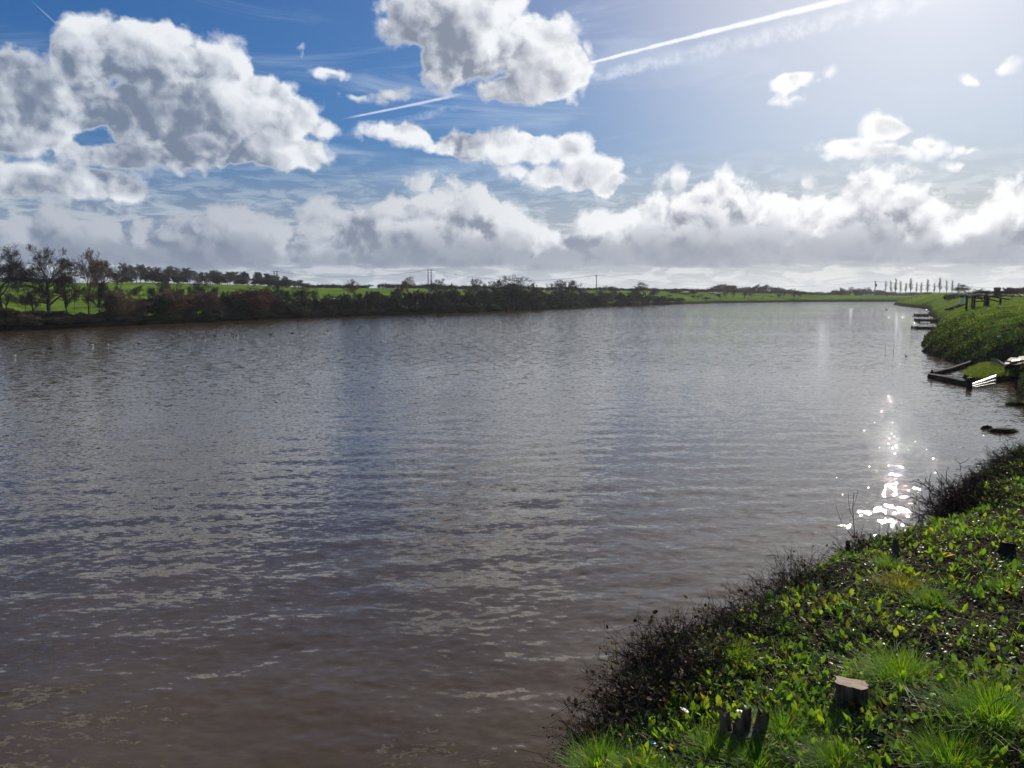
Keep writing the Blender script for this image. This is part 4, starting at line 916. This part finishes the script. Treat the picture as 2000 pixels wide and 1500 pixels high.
# ------------------------------------------------------------------ grass tufts
TUFT = []
for i, (mt, hgt_, nb, sp) in enumerate(((M_GRASS, 0.165, 1700, 0.085), (M_GRASS, 0.13, 1100, 0.07), (M_GRASS_DRY, 0.12, 900, 0.08), (M_GRASS, 0.09, 600, 0.055))):
    n_ = nb; a = np.random.uniform(0, 6.28, n_); q = np.abs(np.random.normal(0, sp, n_)).clip(0, sp*2.2)
    b = MB().blades(np.stack([np.cos(a)*q, np.sin(a)*q, np.full(n_, -0.02)], 1), a+np.random.normal(0, 0.5, n_), np.random.uniform(0.45, 1.1, n_)*hgt_, np.random.uniform(0.0025, 0.0048, n_), np.random.uniform(0.05, 0.45, n_)+q/sp*0.16, np.random.uniform(0.1, 0.8, n_), 4)
    k_ = nb//16; a = np.random.uniform(0, 6.28, k_); q = np.random.rand(k_)*sp*2.2
    b.blades(np.stack([np.cos(a)*q, np.sin(a)*q, np.full(k_, 0.0)], 1), np.random.uniform(0, 6.28, k_), np.random.uniform(0.3, 0.8, k_)*hgt_, np.random.uniform(0.003, 0.005, k_), np.random.uniform(0.5, 1.1, k_), np.random.uniform(0.0, 0.5, k_), 4)
    me = b.mesh('grass_tuft_blades'); me.materials.append(mt); TUFT.append((me, hgt_))
def on_ground(px, py):
    """land point seen at a pixel"""
    d = ray(px, py); t = np.arange(1.0, 420.0, 0.02) if py > 900 else np.geomspace(3, 900, 6000); X, Y, Z = d[0]*t, d[1]*t, CAM_H+d[2]*t
    g_ = ground_z(X, Y); k = np.argmax(Z < g_); return (float(X[k]), float(Y[k]), float(g_[k]))
for px, py, kd, w, lab in (
  (1392,1470,1,1.0,'tuft standing against the left side of the sawn off stems'),(1450,1478,1,0.9,'tuft directly in front of the sawn off stems'),(1612,1418,3,1.3,'small tuft leaning on the left foot of the flat topped stump'),
  (1758,1330,0,1.25,'large dark based grass tuft just right of and behind the flat topped stump'),(1945,1410,0,1.35,'widest grass tuft at the right edge, below the large one by the stump'),
  (1432,1290,1,1.15,'bright yellow green grass tuft beside the bramble thicket'),(1762,1150,2,1.5,'orange tinged grass tuft in the middle of the weeds'),
  (1818,1178,1,1.15,'green grass tuft just right of the orange tinged one'),(1735,1105,3,1.4,'small green tuft just above the orange tinged one'),
  (1962,1150,3,1.3,'small green tuft near the right edge below the dark rotten stump'),(1300,1330,3,1.4,'low feathery green tuft beside the dark bramble thicket'),
  (1530,1440,0,1.0,'tall grass tuft just right of the sawn off cluster of stems'),(1175,1500,1,1.2,'grass tuft at the bottom edge of the picture by the water'),
  (1525,1225,3,1.2,'small tuft among the leaves left of the fallen stick'),(1640,1500,0,0.9,'tuft at the bottom edge below the flat topped stump'),
  (1480,1500,1,1.1,'tuft at the bottom edge below the sawn off stems'),(1860,1500,0,1.0,'tuft at the bottom edge below the widest tuft'),(1250,1520,1,1.0,'yellowish tuft at the bottom edge left of the blue litter')):
    X, Y, Z = on_ground(px, py); me, h_ = TUFT[kd]
    o = bpy.data.objects.new('grass_tuft', me); COL.objects.link(o); o.location = (X, Y, Z); o.rotation_euler = (0, 0, random.uniform(0, 6)); o.scale = (w, w, w*random.uniform(0.9, 1.1))
    tag(o, lab, 'grass tuft', 'grass tufts on the near bank')

# ------------------------------------------------------------------ brambles and bare shrubs on the brink
def bramble(px, py, w, h, n, label, name='bramble_bush', upright=0.3, leaves_=600, over=0.0, cane=0.0030):
    X, Y, Z = on_ground(px, py); X -= over
    rnd = np.random.RandomState(int(px)); b = MB(); A, B_, RA = [], [], []; LP_ = []
    for i in range(n):
        a = rnd.uniform(0, 6.28); q = rnd.rand()**0.6*w*0.42; p = np.array([math.cos(a)*q, math.sin(a)*q, -0.12])
        p[2] += gz(X+p[0], Y+p[1]) - Z
        el = rnd.uniform(0.2, 1.1)+upright*0.5; az = a+rnd.normal(0, 1.1); d_ = np.array([math.cos(az)*math.cos(el), math.sin(az)*math.cos(el), math.sin(el)])
        L = h*rnd.uniform(0.5, 1.35); st = 7; pts = [p]
        for s_ in range(st):
            d_ = d_ + rnd.normal(0, 0.2, 3) + np.array([0,0,-(1-upright)*0.22*s_/st]); d_ /= np.linalg.norm(d_); pts.append(pts[-1]+d_*L/st)
            for _ in range(2):
                if rnd.rand() < 0.75:
                    t = rnd.normal(0, 1, 3); t /= np.linalg.norm(t); t = t*0.8+d_*0.6; e = pts[-1]+t*rnd.uniform(0.02, 0.12)*(h/0.5)**0.5
                    A.append(pts[-1]); B_.append(e); RA.append(cane*0.55)
                    t2 = t+rnd.normal(0, 0.6, 3); A.append(e); B_.append(e+t2*rnd.uniform(0.02, 0.06)); RA.append(cane*0.4); LP_.append(e)
        pts = np.array(pts); r_ = np.linspace(cane, cane*0.45, st+1)*rnd.uniform(0.6, 1.5)
        A += list(pts[:-1]); B_ += list(pts[1:]); RA += list(r_[:-1])
    root = empty(name, (X, Y, Z), 0, label, 'bramble' if 'bramble' in name else 'shrub')
    RA = np.array(RA); b.segs(A, B_, RA, RA*0.75, 4).build('canes', M_CANE, root)
    if leaves_:
        LP_ = np.array(LP_)[rnd.randint(0, len(LP_), leaves_)] + rnd.normal(0, 0.02, (leaves_, 3))
        MB().leaves(LP_, rnd.uniform(0.015, 0.045, leaves_), rnd.uniform(0, 6.28, leaves_), rnd.uniform(-1, 1, leaves_), 0.7).build('withered_leaves', M_DEAD, root)
    return root
bramble(1285,1345,0.95,0.42,620,'largest dark bramble thicket overhanging the water at the bottom of the bank', leaves_=4200, over=0.16)
bramble(1215,1425,0.6,0.38,380,'dark bramble tangle just below the largest thicket, next to the water', leaves_=1300, over=0.1)
bramble(1350,1275,0.7,0.30,320,'brown bramble tangle just above the largest thicket', leaves_=1100, over=0.05)
bramble(1445,1225,0.6,0.26,260,'thin bramble strip between the two dark thickets', leaves_=600)
bramble(1540,1155,0.9,0.34,420,'blackish bramble thicket halfway along the brink', leaves_=1100, over=0.1)
bramble(1600,1110,0.8,0.24,200,'low bramble strip right of the halfway thicket', leaves_=600)
bramble(1720,1065,0.9,0.22,180,'low twiggy strip at the foot of the thin bare sapling', leaves_=500)
bramble(1795,1030,1.0,0.22,200,'low brown scrub below the upright stemmed shrub', leaves_=900)
bramble(1862,990,0.9,0.50,170,'upright stemmed dark shrub standing before the bright glints', 'bare_shrub', 0.95, 900, 0.1, 0.008)
bramble(1895,985,1.0,0.34,320,'rounded dark mass at the foot of the upright stemmed shrub', leaves_=1800)
bramble(1960,930,1.3,0.32,320,'dark scrub at the right edge beyond the upright stemmed shrub', leaves_=1500, cane=0.005)
bramble(2005,890,1.4,0.36,320,'farthest dark scrub on the brink, cut by the right edge', leaves_=1200, cane=0.005)

def stem_thing(name, px, py, lines, label, cat, mat, D=None, z0=None, r=0.004, part='branch'):
    """thin bare plant drawn as forked stems; offsets in metres from the foot"""
    X, Y, Z = on_ground(px, py) if D is None else (D[0], D[1], z0)
    root = empty(name, (X, Y, Z), 0, label, cat)
    for i, (pts, rr0) in enumerate(lines):
        p = np.array([(a, c, b_) for a, b_, c in pts], float); MB().tube(p, np.linspace(rr0, rr0*0.45, len(p)), 5).build('stem' if i == 0 else part, mat, root)
stem_thing('bare_sapling', 1672, 1088, [([(0,-.05,0),(-.01,.15,.02),(-.035,.30,0),(-.05,.48,.02),(-.045,.64,.02)],.0050),([(-.02,.16,0),(-.08,.26,.03),(-.14,.33,.05),(-.19,.46,.05),(-.20,.50,.05)],.0032),
   ([(-.04,.38,0),(-.09,.46,-.02),(-.11,.56,-.02),(-.12,.66,-.02)],.0030),([(-.045,.5,.02),(-.02,.58,.02),(-.01,.67,.02)],.0024),([(0,.1,0),(.04,.22,0),(.055,.33,0)],.0028),([(-.15,.36,.05),(-.13,.42,.05)],.002)],
   'thin bare sapling with upright forks against the water', 'sapling', M_CANE)
# cut stumps and stakes
def stump(px, py, d0, h, label, lean=(0.04, 0.0), ty=0.0, mat=None):
    X, Y, Z = on_ground(px, py); mat = mat or M_STOOL; root = empty('tree_stump', (X, Y, Z), 0, label, 'tree stump'); r = d0/2; S = 26; b = MB(); rings = []
    rnd = np.random.RandomState(int(px)); prof = 1+0.17*rnd.normal(size=S); prof = (prof+np.roll(prof, 1)+np.roll(prof, -1))/3
    for t, k in ((-0.35,1.7),(0.0,1.45),(0.12,1.18),(0.35,1.02),(0.7,0.97),(1.0,1.0)):
        th = np.arange(S)/S*2*math.pi; rr_ = r*k*prof*(1+ (k-1)*0.5*np.sin(th*5+1)+0.03*np.sin(th*9+t*2)+(0.02*rnd.normal(size=S)))
        rings.append(np.stack([np.cos(th)*rr_+lean[0]*t*h/0.2, np.sin(th)*rr_+lean[1]*t, np.full(S, h*t)+ (0.02*np.cos(th+2.4) if t == 1 else 0)], 1))
    V = np.concatenate(rings); n = len(rings)
    b.add(V, [[i*S+k, i*S+(k+1) % S, (i+1)*S+(k+1) % S, (i+1)*S+k] for i in range(n-1) for k in range(S)]).build('bark', mat, root, True)
    top = rings[-1]*1.0; c = top.mean(0)+[0,0,0.004]; inner = c+(top-c)*0.55+rnd.normal(0, 0.0015, top.shape)
    b2 = MB(); b2.add(np.vstack([top+[0,0,0.002], inner, c[None]]), [[k, (k+1) % S, S+(k+1) % S, S+k] for k in range(S)]); b2.add(np.vstack([inner, c[None]]), [[k, (k+1) % S, S] for k in range(S)])
    b2.build('sawn_top', M_SAWN, root)
    return root
m_, g_, o_ = new_mat('sawn_wood'); M_SAWN = m_
tcn = g_.new('ShaderNodeTexCoord').outputs['Object']; wv = g_.new('ShaderNodeTexWave', wave_type='RINGS', rings_direction='Z'); g_.put(wv.inputs[0], tcn); wv.inputs['Scale'].default_value = 26; wv.inputs['Distortion'].default_value = 3; wv.inputs['Detail'].default_value = 3
cc = g_.mix(wv.outputs['Fac'], (0.15,0.075,0.035), (0.25,0.13,0.062)); cc = g_.mix(g_.ss(g_.noise(tcn, 14, 4, 0.6), 0.4, 0.7), cc, (0.13,0.085,0.055))
bb = g_.new('ShaderNodeBsdfPrincipled'); g_.put(bb.inputs['Base Color'], cc); bb.inputs['Roughness'].default_value = 0.8; g_.nt.links.new(bb.outputs[0], o_.inputs[0])
stump(1668, 1374, 0.17, 0.115, 'low flat topped stump with a fresh brown sawn face among the weeds', (-0.035, 0.0))
stump(1966, 1082, 0.12, 0.10, 'dark rotten stump near the right edge of the bank', (0.01, 0), mat=M_WETWOOD)
X, Y, Z = on_ground(1450, 1446); root = empty('coppice_stool', (X, Y, Z), 0, 'sawn off cluster of four dark stems in the grass at the bottom', 'tree stump')
for (ox, oy, h_, r_, lx) in ((-.085,.01,.15,.030,-.01),(-.035,-.03,.12,.027,0),(.02,.03,.145,.029,.01),(.085,.0,.16,.030,.02)):
    rs_ = np.random.RandomState(int(900*h_)); S = 12; th = np.arange(S)/S*6.283; pr = 1+.22*rs_.normal(size=S); mb = MB(); V = []
    for cx_, cz, k in ((ox*.6,-.08,1.8),(ox*.85,.03,1.35),(ox+lx*.5,h_*.5,1.05),(ox+lx,h_*.85,1.0),(ox+lx,h_,.9)):
        V.append(np.stack([cx_+np.cos(th)*r_*k*pr, oy+np.sin(th)*r_*k*pr, cz+(.022*np.sin(th*2+ox*40)+.012*rs_.normal(size=S) if cz == h_ else 0*th)],1))
    mb.add(np.concatenate(V), [[i*S+k, i*S+(k+1)%S, (i+1)*S+(k+1)%S, (i+1)*S+k] for i in range(4) for k in range(S)]).build('stem', M_STOOL, root)
    mb = MB(); mb.add(np.vstack([V[-1], [[ox+lx,oy,h_-.012]]]), [[k,(k+1)%S,S] for k in range(S)]).build('broken_top', M_ROT, root)
MB().tube([(0,0,-.1),(0,0,.0),(0,0,.06)], [.14,.12,.08], 12, cap=True).build('base', M_BARK, root, True)
for px, py, h_, r_, lab in ((1655,1080,.13,.022,'short dark cut stake by the foot of the bare sapling'),(1748,1085,.16,.028,'dark splintered cut stem right of the bare sapling')):
    X, Y, Z = on_ground(px, py); root = empty('cut_stake', (X, Y, Z), 0, lab, 'stake')
    MB().tube([(0,0,-.05),(0.006,0,h_*.5),(-0.004,0,h_*.9),(0.002,0.004,h_)], [r_*1.3,r_,r_*1.05,r_*.5], 8, cap=True).build('stem', M_BARK, root)
    MB().tube([(r_*.5,0,h_*.7),(r_*1.2,0,h_*1.1)], [r_*.35,r_*.15], 5, cap=True).build('splinter', M_STICK, root)
def lying(px0, py0, px1, py1, r, name, label, cat, mat, lift=0.03, arc=0.0):
    a = np.array(on_ground(px0, py0)); b_ = np.array(on_ground(px1, py1)); t = np.linspace(0, 1, 9)[:, None]; p = a+(b_-a)*t; p[:, 2] = ground_z(p[:, 0], p[:, 1])+lift+arc*np.sin(t[:, 0]*math.pi)+np.random.normal(0, 0.002, 9)
    p += np.random.normal(0, r*0.5, p.shape); tag(MB().tube(p, np.linspace(r, r*0.5, 9), 6, cap=True).build(name, mat), label, cat)
lying(1692,1196,1778,1180,.008,'fallen_stick','pale fallen stick lying on the weeds above the large tuft','stick',M_STICK)
lying(1755,1352,1812,1440,.0030,'dry_stem','pale dry stem slanting through the grass right of the flat topped stump','stem',M_STRAW,.05,.03)
lying(1757,1354,1780,1400,.0030,'dry_stem','short pale dry stem crossing the longer one right of the stump','stem',M_STRAW,.05,.02)
lying(1925,1400,2010,1450,.0035,'dry_stem','arched pale stem bowed over in front of the widest tuft','stem',M_STRAW,.03,.13)
lying(1150,1352,1305,1330,.0035,'bramble_cane','long bare cane reaching over the water from the largest thicket','cane',M_STICK,.12,.05)
X, Y, Z = on_ground(1273, 1463); b = MB().box((0,0,.012), (.035,.022,.012), (0.3,0.2,0.4), .002); root = empty('litter', (X, Y, Z+.02), 0, 'bright blue scrap of plastic litter at the bottom of the bank', 'litter')
b.build('blue_scrap', M_BLUE, root); MB().box((0,-.016,.0), (.028,.008,.01), (0.3,0.2,0.4), .001).build('red_scrap', M_RED, root)
X, Y, Z = on_ground(1953, 662); th = np.arange(8)/8*6.28; tag(MB().add(np.vstack([np.stack([np.cos(th)*.16, np.sin(th)*.12, .03+.05*np.sin(th*3)], 1), [[0,0,.14]]]) + [X,Y,Z+.08], [[k,(k+1) % 8,8] for k in range(8)]).build('litter', M_PLASTIC), 'crumpled white bag caught in the dark weeds of the embankment', 'litter')

# ------------------------------------------------------------------ timber in the cove
def P3(px, py, z=0.0): x_, y_ = at(px, py, z); return np.array([x_, y_, z])
fr = empty('timber_frame', tuple(P3(1885,752)), 0, 'dark triangular timber frame floating at the edge of the cove', 'timber frame'); o0 = P3(1885,752)
MB().tube([P3(1817,737)-o0+[0,0,.05], P3(1850,745)-o0+[0,0,.09], P3(1886,753)-o0+[0,0,.08]], [.15,.17,.16], 8, cap=True).build('front_beam', M_WETWOOD, fr)
MB().tube([P3(1819,734)-o0+[0,0,.10], P3(1855,725)-o0+[0,0,.08], P3(1902,713)-o0+[0,0,.2]], [.10,.12,.12], 8, cap=True).build('rear_beam', M_WETWOOD, fr)
MB().tube([P3(1878,755)-o0+[0,0,-.05], P3(1896,758)-o0+[0,0,.02]], [.05,.05], 6, cap=True).build('crosspiece', M_WETWOOD, fr)
for px, py, h_, r_ in ((1820,736,.34,.05),(1852,746,.22,.04),(1893,757,.42,.12)):
    q = P3(px,py)-o0; MB().tube([q+[0,0,-.6],q+[0,0,h_*.6],q+[-.02,0,h_]], [r_,r_*.95,r_*.85], 8, cap=True).build('post', M_WETWOOD, fr)
# pale plastic netting
a, b_ = P3(1899,756), P3(1944,751); gr = empty('plastic_mesh', tuple(a), 0, 'pale plastic grid fencing along the front of the little grassy platform', 'mesh panel'); v = b_-a; n1_ = 13; mb = MB()
for i in range(n1_+1):
    p = v*i/n1_; top = .14+.26*i/n1_; mb.bar(p+[0,0,-.15], p+[0,0,top], .017)
for j in range(4): mb.bar(np.array([0,0,-.08+.065*j]), v+[0,0,-.08+.145*j], .017)
mb.build('grid', M_PLASTIC, gr); MB().bar(np.array([0,0,.14]), v+[0,0,.41], .03).build('top_edge', M_PLASTIC, gr)
# little grass platform
poly = [P3(*q) for q in ((1880,737),(1893,747),(1912,750),(1944,746),(1984,742),(1978,726),(1945,716),(1918,718),(1898,727))]; c0 = sum(poly)/len(poly); S = len(poly); V = []; 
for t, zz_ in ((1.06,-.3),(1.0,.0),(.93,.2),(.6,.30),(.2,.36)): V += [c0+(q-c0)*t+[0,0,zz_+(0.12 if i in (5,6) else 0)] for i, q in enumerate(poly)]
V.append(c0+[0,0,.38]); F_ = [[i*S+k, i*S+(k+1) % S, (i+1)*S+(k+1) % S, (i+1)*S+k] for i in range(4) for k in range(S)]
isl = MB().add(np.array(V)-c0, F_); isl.add(np.array(V[-S-1:])-c0, [[k,(k+1) % S,S] for k in range(S)]); ro = empty('grass_platform', tuple(c0), 0, 'small grassy platform in the cove behind the plastic netting', 'platform')
isl.build('turf', bpy.data.materials['ground_soil_and_grass'], ro, True)
n_ = 7000; w_ = np.random.dirichlet(np.ones(3), n_); i_ = np.random.randint(0, S, n_); A_ = np.array(poly); q = c0*w_[:, :1]+A_[i_]*w_[:, 1:2]+A_[(i_+1) % S]*w_[:, 2:]; tt = 1-w_[:, 0]
q = q-c0; q[:, 2] = .38-.17*tt**2
MB().blades(q, np.random.uniform(0, 6.28, n_), np.random.uniform(.06,.2,n_)*(0.6+0.8*patch(q[:,0],q[:,1],3.0)), np.full(n_,.022), np.random.uniform(.1,.8,n_), np.random.uniform(.1,.8,n_), 2).build('grass', M_BANKG, ro)
# broken boards above the cove
def board(pts, z0, z1, th, mat, name, label):
    P_ = [P3(x_, y_, z_) for (x_, y_), z_ in zip(pts, (z0, z1, z1, z0))]; c = sum(P_)/4; V = [p-c for p in P_]+[p-c-[0,0,th] for p in P_]
    o = MB().add(V, [[0,1,2,3],[7,6,5,4],[0,4,5,1],[1,5,6,2],[2,6,7,3],[3,7,4,0]]).build(name, mat); o.location = tuple(c); tag(o, label, 'board'); return o
board(((1935,700),(1962,714),(1966,712),(1945,700)),.95,.62,.05,M_PALEWOOD,'broken_board','pale slanting broken board, leftmost on the scrap heap above the cove')
board(((1961,712),(1985,709),(1990,706),(1963,707)),.62,.70,.05,M_STICK,'broken_board','brown board lying beside the pale slanting board')
board(((1966,704),(1982,706),(1990,699),(1974,698)),.85,.85,.07,M_TIMBER,'broken_board','grey slatted piece in the middle of the scrap heap')
board(((1975,706),(1992,704),(1994,701),(1978,702)),.98,.98,.05,M_PALEWOOD,'broken_board','small pale slat on the middle of the scrap heap')
board(((1984,704),(2012,702),(2014,694),(1990,696)),.95,1.0,.05,M_STICK,'broken_board','wide brown board at the right edge of the scrap heap')
board(((1962,716),(2010,708),(2011,705),(1964,712)),.50,.62,.16,M_WETWOOD,'timber_beam','dark beam carrying the scrap heap of boards')
# sedge clumps in the water
def sedge(px, py, w, h, n, label, name='sedge_clump'):
    c = P3(px, py); root = empty(name, tuple(c), 0, label, 'sedge clump'); a = np.random.uniform(0,6.28,n); q = np.random.rand(n)**.6*w/2
    P_ = np.stack([np.cos(a)*q, np.sin(a)*q*.45, np.full(n,-.05)],1)
    MB().blades(P_, a+np.random.normal(0,.8,n), np.random.uniform(.3,1,n)*h*(1.1-q/w), np.full(n,.012), np.random.uniform(.1,.6,n), np.random.uniform(.1,.9,n), 3).build('blades', M_DARKWEED, root)
    th = np.arange(14)/14*6.28; V = [np.stack([np.cos(th)*w/2*k*(1+.12*np.sin(th*3)), np.sin(th)*w/4.4*k*(1+.12*np.cos(th*4)), np.full(14,z_)],1) for k, z_ in ((1.05,-.2),(1,.02),(.7,.09))]; V = np.concatenate(V+[np.array([[0,0,.12]])])
    mb = MB().add(V, [[i*14+k, i*14+(k+1)%14, (i+1)*14+(k+1)%14, (i+1)*14+k] for i in range(2) for k in range(14)]); mb.add(V[-15:], [[k,(k+1)%14,14] for k in range(14)]); mb.build('root_mat', M_WETWOOD, root)
sedge(1960,843,.85,.28,900,'dark sedge clump standing in the water off the near bank')
sedge(1928,838,.35,.10,200,'flat dark tail of vegetation left of the sedge clump')
sedge(1997,790,1.1,.5,1300,'black overhanging clump at the right edge below the cove')
for lab, px, py, ln in (('two thin reeds sticking out of the water in the glitter', 1745, 686, [([(0,-.1,0),(.03,.55,0),(-.03,.85,0)],.012),([(-.55,-.1,0),(-.57,.7,0)],.010)]),('leaning bare twig in the shallows left of the sapling', 1755, 965, [([(0,-.05,0),(-.06,.04,0),(-.2,.09,0),(-.3,.03,0)],.004)])):
    c = P3(px, py); stem_thing('reed_stems', 0, 0, ln, lab, 'reeds', M_CANE, (c[0], c[1]), 0.0)

# ------------------------------------------------------------------ fishing stages under the embankment
def stage(px, py, w, l, h, label, steps=True):
    c = P3(px, py); rz = R(-14); root = empty('fishing_stage', tuple(c), rz, label, 'jetty'); n = int(l/.16)
    for i, (x_, y_) in enumerate(((-w/2,0),(w/2,0),(-w/2,l),(w/2,l))): MB().bar((x_,y_,-.7),(x_,y_,h+.08 if y_ else h+.12),.16).build('post', M_WETWOOD, root)
    mb = MB(); [mb.box((0,.08+i*.16,h), (w,.135,.05), None, .006) for i in range(n)]; mb.build('deck', M_WETWOOD, root)
    MB().box((0,-.01,h-.16), (w+.1,.06,.28)).build('front_board', M_WETWOOD, root); MB().box((w/2+.04,l/2,h-.2), (.06,l,.36)).build('side_board', M_WETWOOD, root); MB().box((-w/2-.04,l/2,h-.2), (.06,l,.36)).build('side_board', M_WETWOOD, root)
stage(1803,618,1.5,2.4,.34,'farthest dark fishing stage below the embankment'); stage(1812,630,2.0,2.4,.42,'middle dark fishing stage below the embankment'); stage(1812,643,2.1,2.2,.24,'nearest low fishing stage below the embankment')
c = P3(1791,617.5); tag(MB().tube([c+[-.8,0,0],c+[.1,0,.03],c+[.9,.2,0]],[.08,.12,.06],6,cap=True).build('floating_log',M_WETWOOD),'low dark log floating off the farthest fishing stage','log')
# steps with a pale handrail and the gate on the bank top
F0 = on_ground(1856, 606); F1 = on_ground(1886, 596); a = np.array(F0); b_ = np.array(F1)
st = empty('bank_steps', tuple(a), 0, 'timber steps with a pale slanting handrail climbing the embankment', 'steps'); v = b_-a; n_ = 9; hz = math.atan2(v[1], v[0])
for i in range(n_):
    p = v*i/n_; p[2] = gz(a[0]+p[0], a[1]+p[1])-a[2]; MB().box(p+[0,0,.08], (.55,1.3,.2), (0,0,hz)).build('step', M_WETWOOD, st)
D_ = float(a[1]+v[1]*.6)
def PD(px, py, D): d = ray(px, py); return np.array([d[0]*D/d[1], D, CAM_H+d[2]*D/d[1]])
MB().bar(PD(1864,603,D_)-a, PD(1890,577.5,D_)-a, .20).build('handrail', M_RAIL, st)
for px, t in ((1868,599),(1888,579.5)):
    p = PD(px,t,D_)-a; MB().bar(p+[0,0,-1.2], p, .14).build('post', M_TIMBER, st)
D_ = 66.0; base = on_ground(1925, 598); D_ = max(50.0, min(80.0, base[1]))
gt = empty('field_gate', tuple(PD(1914,597,D_)), 0, 'dark timber gate and short fence on top of the embankment', 'gate'); o0 = np.array(gt.location)
for px, t, w_ in ((1889,577,.16),(1899.5,577.5,.12),(1904,577,.14),(1926,575.5,.24),(1931,577,.16),(1954.5,582.5,.16)):
    p = PD(px, t, D_); MB().bar(np.array([p[0],p[1],gz(p[0],p[1])-.3])-o0, p-o0, w_).build('post', M_WETWOOD, gt)
for x0,y0,x1,y1 in ((1899,577.5,1926,576.5),(1903,583,1926,582),(1903,589,1926,588),(1930,578.5,1972,585),(1930,584,1955,590),(1888,581,1900,580)):
    MB().bar(PD(x0,y0,D_)-o0, PD(x1,y1,D_)-o0, .11).build('rail', M_WETWOOD, gt)
for x0,y0,x1,y1 in ((1908,577,1924,590),): MB().bar(PD(x0,y0,D_)-o0+[0,.08,0], PD(x1,y1,D_)-o0+[0,.08,0], .08).build('brace', M_WETWOOD, gt)

# ------------------------------------------------------------------ birds on the water
M_DUCK = bark_mat('duck_feathers', (0.03,0.025,0.02), (0.07,0.055,0.045), 30, .6, 0); M_GULL = bark_mat('gull_feathers', (0.5,0.5,0.5), (0.6,0.6,0.6), 30, .6, 0); M_BILL = bark_mat('bill', (0.25,0.15,0.03), (0.3,0.2,0.05), 30, .5, 0)
def bird_mesh(neck):
    b = MB(); pts = [(-.26,0,.11),(-.2,0,.10),(-.1,0,.07),(.02,0,.06),(.13,0,.075),(.2,0,.12),(.22,0,.12+neck*.5),(.225,0,.12+neck),(.25,0,.15+neck),(.29,0,.145+neck)]
    b.tube(pts, [.01,.045,.095,.11,.10,.06,.036,.034,.045,.018], 10, cap=True); return b
DB = bird_mesh(.10).mesh('duck_body', True); DB.materials.append(M_DUCK); GB = bird_mesh(.05).mesh('gull_body', True); GB.materials.append(M_GULL)
BL = MB().tube([(.285,0,0),(.35,0,-.012)], [.016,.006], 6, cap=True).mesh('bill'); BL.materials.append(M_BILL)
def bird(px, py, kind, label, s=1.0, grp=None):
    c = P3(px, py); r = empty('duck' if kind == 'duck' else 'gull', tuple(c+[0,0,-.02]), random.uniform(0, 6.28), label, 'bird', grp); r.scale = (s,)*3
    o = bpy.data.objects.new('body', DB if kind == 'duck' else GB); COL.objects.link(o); o.parent = r
    o = bpy.data.objects.new('bill', BL); COL.objects.link(o); o.parent = r; o.location = (0,0,(.245 if kind == 'duck' else .195))
gd = 'dark ducks resting on the water off the left shore'
for px, py, lab in ((400,659,'first duck of the scattered dark flock from the left'),(419,657,'second duck of the flock, lying low'),(440,655,'third duck of the flock'),(456,659,'fourth duck of the flock, lowest in the picture'),(464,656,'fifth duck of the flock'),(455,653,'sixth duck of the flock, farthest out'),
   (272,672,'lone dark duck between the white gulls and the flock'),(130,677,'dark duck left of the right hand gull'),(97,681,'dark duck close to the middle gull'),(529,654,'dark duck to the right of the flock'),(571,652,'dark duck well right of the flock'),(640,648,'dark duck below the ivy stems, by itself'),(650,646,'rightmost dark duck off the left shore')):
    bird(px, py, 'duck', lab, 0.62, gd)
for px, py, lab in ((27,695,'white gull nearest the left edge'),(84,683,'white gull second from the left edge'),(211,673,'white gull third from the left, the brightest one'),(476,654,'small white gull beside the dark ducks'),(180,674,'faint white gull just left of the brightest one')):
    bird(px, py, 'gull', lab, 0.48, 'white gulls on the water')
bird(1732, 605, 'duck', 'dark duck in the glitter near the embankment tip', 1.3); bird(1770, 696, 'duck', 'small dark duck off the grassy point', 0.5)
# ------------------------------------------------------------------ the air
m, g, out = new_mat('haze_air')
v = g.new('ShaderNodeVolumePrincipled'); v.inputs['Color'].default_value = (0.86, 0.90, 0.96, 1); v.inputs['Density'].default_value = 0.00016; v.inputs['Anisotropy'].default_value = 0.3
g.nt.links.new(v.outputs[0], out.inputs['Volume'])
hz = MB().box((0, 0, 24.0), (5300, 5300, 54.0)).build('haze', m); tag(hz, kind='stuff')
